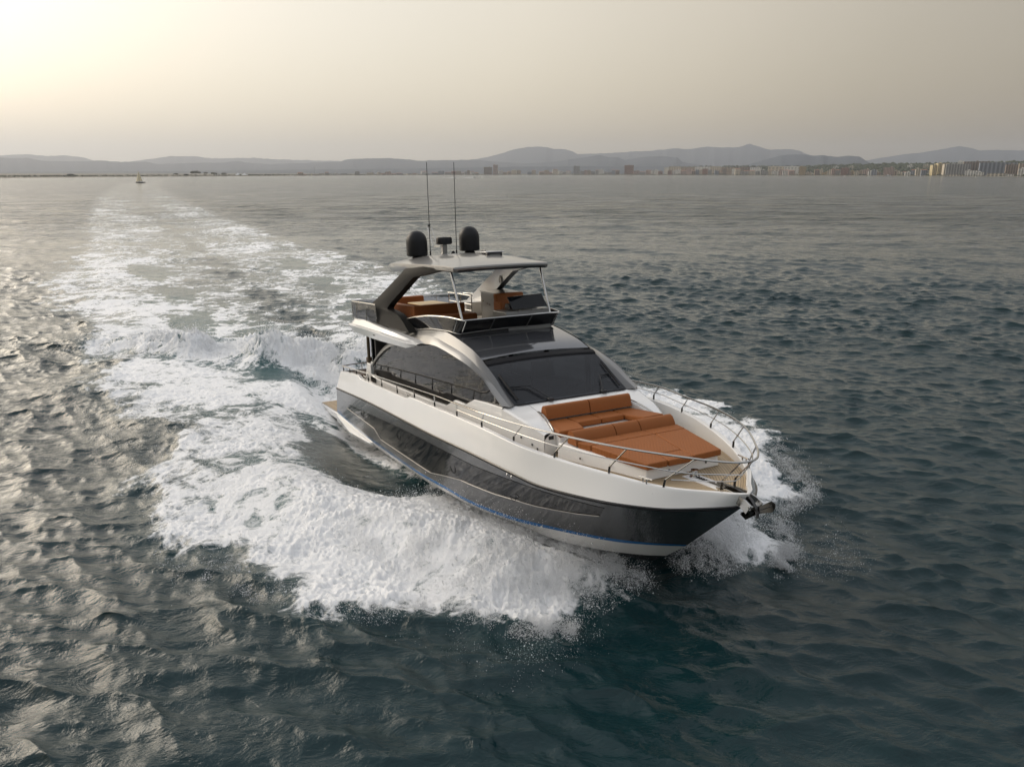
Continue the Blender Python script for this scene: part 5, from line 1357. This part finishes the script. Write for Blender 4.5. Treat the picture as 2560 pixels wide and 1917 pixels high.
# second row of pale terraces higher up
for j, (x0, x1, ty, c) in enumerate([(1672, 1700, 416.5, 'cream'), (1704, 1735, 418, 'tan'), (1738, 1772, 417, 'white'), (1776, 1800, 416.5, 'cream'), (1803, 1838, 418.5, 'tan'), (1842, 1872, 418, 'brown'), (1876, 1900, 418.5, 'white'), (1922, 1960, 416.5, 'cream'), (1962, 1996, 416.5, 'white')]):
    building(x0, x1, ty, c, 210, '%s terrace high on the slope, %s from the left in the upper row' % (c, ['first', 'second', 'third', 'fourth', 'fifth', 'sixth', 'seventh', 'eighth', 'ninth'][j]), group='terraces on the upper slope')
for j, (x, y, lab) in enumerate([(2088, 417, 'small white house among the pines above the reddish block'), (2126, 416.5, 'cream house in the trees right of the reddish block'), (2272, 413, 'pale house among the pines above the pink hotel'), (2312, 412.5, 'white flat house on the wooded ridge left of the yellow towers'), (2398, 403, 'white house on the ridge line above the grey facade')]):
    building(x - 5, x + 5, y, 'white' if j % 2 == 0 else 'cream', 420, lab)
# tent-roofed white pavilion on the left shore
pv = empty('beach_pavilion'); p, az, d = at_shore(603, 40, 1.0); pv.location = p; pv.rotation_euler = (0, 0, -az)
tag(pv, 'white tent roofed pavilion with two peaks on the left shore', 'pavilion')
TENT = mat("white_canvas", (0.72, 0.72, 0.70), 0.7)
for k, xo in enumerate((-9, 10)):
    MB().add([(xo - 12, -8, 2.2), (xo + 12, -8, 2.2), (xo + 12, 8, 2.2), (xo - 12, 8, 2.2), (xo, 0, 9.5 - k), (xo - 6, -4, 4.6), (xo + 6, -4, 4.6), (xo + 6, 4, 4.6), (xo - 6, 4, 4.6)],
             [(0, 1, 6, 5), (1, 2, 7, 6), (2, 3, 8, 7), (3, 0, 5, 8), (5, 6, 4), (6, 7, 4), (7, 8, 4), (8, 5, 4), (3, 2, 1, 0)]).build('tent_roof', TENT, pv, smooth=30)
MB().box(-20, 21, -6, 6, 0, 2.2).build('pavilion_wall', WALL['cream'], pv, smooth=0)
# lattice pylon left of the town
py_ = empty('pylon'); p, az, d = at_shore(787, 300, 2.0); py_.location = p
tag(py_, 'thin lattice pylon rising above the left end of the town', 'pylon')
hp = far(787, 417, d)[2]
STEEL = mat("pylon_steel", (0.25, 0.25, 0.25), 0.6, metal=0.6)
MB().tube([(-1.6, 0, 0), (0, 0, hp)], 0.3, 5).tube([(1.6, 0, 0), (0, 0, hp)], 0.3, 5).build('pylon_leg', STEEL, py_)
MB().box(-3, 3, -.2, .2, hp * .8, hp * .8 + .4).build('cross_arm', STEEL, py_)

# individual trees that stand out on the left shore
LEAF = mat("shore_tree_foliage", (0.045, 0.052, 0.024), 0.9, noise=0.4, nscale=0.4)
BARK = mat("shore_tree_bark", (0.10, 0.08, 0.06), 0.9)
def tree(px, top_y, wpx, label, seed):
    p, az, d = at_shore(px, 30, 0.8)
    h = far(px, top_y, d)[2] - 0.8; w_ = wpx * mpp(px)
    r_ = empty('shore_tree', p); tag(r_, label, 'tree', 'single trees on the left shore')
    MB().tube([(0, 0, 0), (0.2, 0, h * .3), (0, 0.1, h * .6)], [.35, .28, .15], 6).tube([(0.1, 0, h * .3), (w_ * .25, 0, h * .6)], [.2, .08], 5).tube([(0.1, 0, h * .32), (-w_ * .25, 0, h * .62)], [.2, .08], 5).build('trunk', BARK, r_)
    def fn(g):
        a = g.uniform(0, 6.283); q = math.sqrt(g.random()) * w_ * .48
        return (math.cos(a) * q, math.sin(a) * q, h * (0.62 + 0.33 * g.random() * (1 - (q / (w_ * .6)) ** 2))), g.uniform(.07, .14) * w_
    crown_lumps(46, fn, seed).build('crown', LEAF, r_, smooth=0)
for i, (x, y, w_, lab) in enumerate([(176, 435, 13, 'wide dark tree standing alone on the far left shore'), (118, 438.5, 5, 'tiny dark tree left of the wide lone tree'), (143, 438, 5, 'small round tree just left of the wide lone tree'),
                                     (440, 433, 9, 'small tree left of the tall umbrella tree'), (489, 427.5, 20, 'tall umbrella shaped tree, largest on the left shore'), (515, 430, 9, 'slim tree right of the tall umbrella tree'), (535, 431, 14, 'broad dark tree before the white roofed hut'), (560, 432, 12, 'bushy tree left of the white tent pavilion'), (466, 435, 10, 'low tree at the foot of the tall umbrella tree')]):
    tree(x, y, w_, lab, 60 + i)
building(540, 550, 435.5, 'white', 35, 'little white hut between the two broad trees on the left shore')

# ---- other boats
SAILM = mat("sailcloth", (0.82, 0.73, 0.52), 0.8)
BHULL = mat("dark_boat_hull", (0.05, 0.05, 0.055), 0.3); WHULL = mat("white_boat_hull", (0.75, 0.75, 0.73), 0.3)
CREW = mat("dark_clothes", (0.05, 0.05, 0.06), 0.9)
def ground_px(px, py):
    az, s_ = bearing(px, py); d = CAM_H / -s_
    return Vector((math.sin(az) * d, math.cos(az) * d, 0)), d
def boat_hull(L_, B_, H_, material, parent, name='hull'):
    rows = []
    for t in np.linspace(0, 1, 12):
        x = (t - .5) * L_; b_ = B_ / 2 * math.sin(math.pi * min(1, (0.42 + t * .62)) * 0.98) ** 0.8 if t < 0.97 else 0.03
        sh_ = H_ * (1 + 0.25 * t * t)
        rows.append([(x, -b_, sh_), (x, -b_ * .85, sh_ * .4), (x, -b_ * .3, -0.2), (x, b_ * .3, -0.2), (x, b_ * .85, sh_ * .4), (x, b_, sh_)])
    m = MB().grid(rows, flip=True)
    m.add([r_[0] for r_ in rows] + [r_[-1] for r_ in rows], [(i, i + 1, 12 + i + 1, 12 + i) for i in range(11)]); m.add(rows[0], [(0, 1, 2, 3, 4, 5)])
    return m.build(name, material, parent, smooth=40)
def sailboat(px, py, h_px, label, rz, seed):
    p, d = ground_px(px, py)
    H_ = h_px * d / 1920.0 * 1.03
    r_ = empty('sailing_boat', p, rz); tag(r_, label, 'sailing boat')
    L_ = H_ * 0.88
    boat_hull(L_, L_ * .28, L_ * .085, BHULL if h_px > 15 else WHULL, r_)
    MB().box(-L_ * .25, L_ * .12, -L_ * .07, L_ * .07, L_ * .08, L_ * .13).build('cabin', WHULL, r_, bevel=0.05)
    MB().tube([(L_ * .08, 0, 0), (L_ * .06, 0, H_)], [.09, .05], 6).build('mast', BHULL, r_)
    MB().tube([(L_ * .07, 0, H_ * .15), (-L_ * .36, L_ * .04, H_ * .14)], .07, 6).build('boom', BHULL, r_)
    def sail(a, b, c, bulge):
        rows = []
        for i in range(9):
            t = i / 8
            p0 = Vector(a).lerp(Vector(c), t); p1 = Vector(b).lerp(Vector(c), t)
            rows.append([tuple(p0.lerp(p1, s_) + Vector((0, bulge * math.sin(math.pi * s_) * (1 - t), 0))) for s_ in (0, .25, .5, .75, 1)])
        return MB().grid(rows)
    sail((L_ * .065, 0, H_ * .16), (-L_ * .34, L_ * .05, H_ * .16), (L_ * .06, 0, H_ * .97), H_ * .05).build('mainsail', SAILM, r_, smooth=80)
    sail((L_ * .46, 0, H_ * .1), (L_ * .02, L_ * .10, H_ * .12), (L_ * .07, 0, H_ * .92), H_ * .06).build('jib', SAILM, r_, smooth=80)
sailboat(350.5, 457.5, 25, 'sailing boat with two pale sails out on the open water at left', math.radians(165), 1)
sailboat(779, 440, 6.5, 'tiny white sailing boat near the shore left of the whip antennas', math.radians(20), 2)
def motorboat(px, py, lpx, label, rz, wake=0.0, crew=False, group='small motor boats off the town'):
    p, d = ground_px(px, py)
    L_ = max(4.5, lpx * d / 1920.0)
    r_ = empty('motor_boat', p, rz); tag(r_, label, 'motor boat', group)
    boat_hull(L_, L_ * .34, L_ * .13, WHULL, r_)
    MB().prism([(-L_ * .2, -L_ * .1, L_ * .13), (L_ * .18, -L_ * .09, L_ * .14), (L_ * .18, L_ * .09, L_ * .14), (-L_ * .2, L_ * .1, L_ * .13)], [(-L_ * .2, -L_ * .09, L_ * .30), (L_ * .05, -L_ * .08, L_ * .30), (L_ * .05, L_ * .08, L_ * .30), (-L_ * .2, L_ * .09, L_ * .30)]).build('cabin', WHULL, r_, smooth=0)
    if wake:
        rws = [[(-L_ * .45 - t * wake, s_ * (L_ * .14 + t * wake * .05), 0.25 + 0.5 * (1 - t) * (1 - abs(s_)) + 0.1 * math.sin(9 * t + 5 * s_)) for s_ in (-1, -.5, 0, .5, 1)] for t in np.linspace(0, 1, 14)]
        wk = MB().grid(rws).build('boat_wake', SPR, None, smooth=60)
        wk.location = p; wk.rotation_euler = (0, 0, rz)
        tag(wk, 'white foam trail behind a speeding boat far out', 'foam', kind='stuff')
motorboat(1187, 444.5, 7, 'white speedboat trailing a bright wake right of the whip antennas', math.radians(4), wake=34)
motorboat(1140, 445, 5, 'smaller white speedboat with foam trail behind the right whip antenna', math.radians(4), wake=24)
motorboat(1205, 443, 2.5, 'tiny dark specked boat ahead of the white speedboat', math.radians(10))
for x, y, l_, lab in [(1316, 441.6, 5, 'lone white boat moored off the low houses, left of the grey mast tower'), (1917, 439.5, 4, 'small white boat moored left of the ochre block'), (2111, 441.2, 5.5, 'white boat moored below the reddish block'), (2173, 441, 4, 'pinkish white boat moored between the reddish block and the pink hotel'),
                      (2220, 441, 12, 'long low white boat moored below the pink hotel'), (2268, 441.4, 5, 'white boat moored midway between the pink hotel and the yellow towers'), (2301, 441.3, 5.5, 'white boat moored just left of the yellow towers'), (2346, 441.4, 5.5, 'white boat moored right under the yellow towers'), (2439, 444.2, 4.5, 'white dinghy farthest out, below the white cubic villa')]:
    motorboat(x, y, l_, lab, random.uniform(-.5, .5), group='boats moored off the beach')

# ------------------------------------------------------------------ haze over the bay
hz_ = MB().box(-15500, 15500, -3000, 17000, -3.0, 570)
hzm = bpy.data.materials.new("haze_air"); hzm.use_nodes = True
n_ = hzm.node_tree.nodes; n_.clear()
o_ = n_.new('ShaderNodeOutputMaterial'); v_ = n_.new('ShaderNodeVolumePrincipled')
v_.inputs['Color'].default_value = (0.83, 0.87, 0.94, 1)
v_.inputs['Density'].default_value = HAZE_DENSITY
v_.inputs['Anisotropy'].default_value = 0.45
hzm.node_tree.links.new(v_.outputs[0], o_.inputs['Volume'])
hzo = hz_.build('haze', hzm, None, smooth=0); tag(hzo, 'pale haze hanging over the bay', 'haze', kind='stuff')
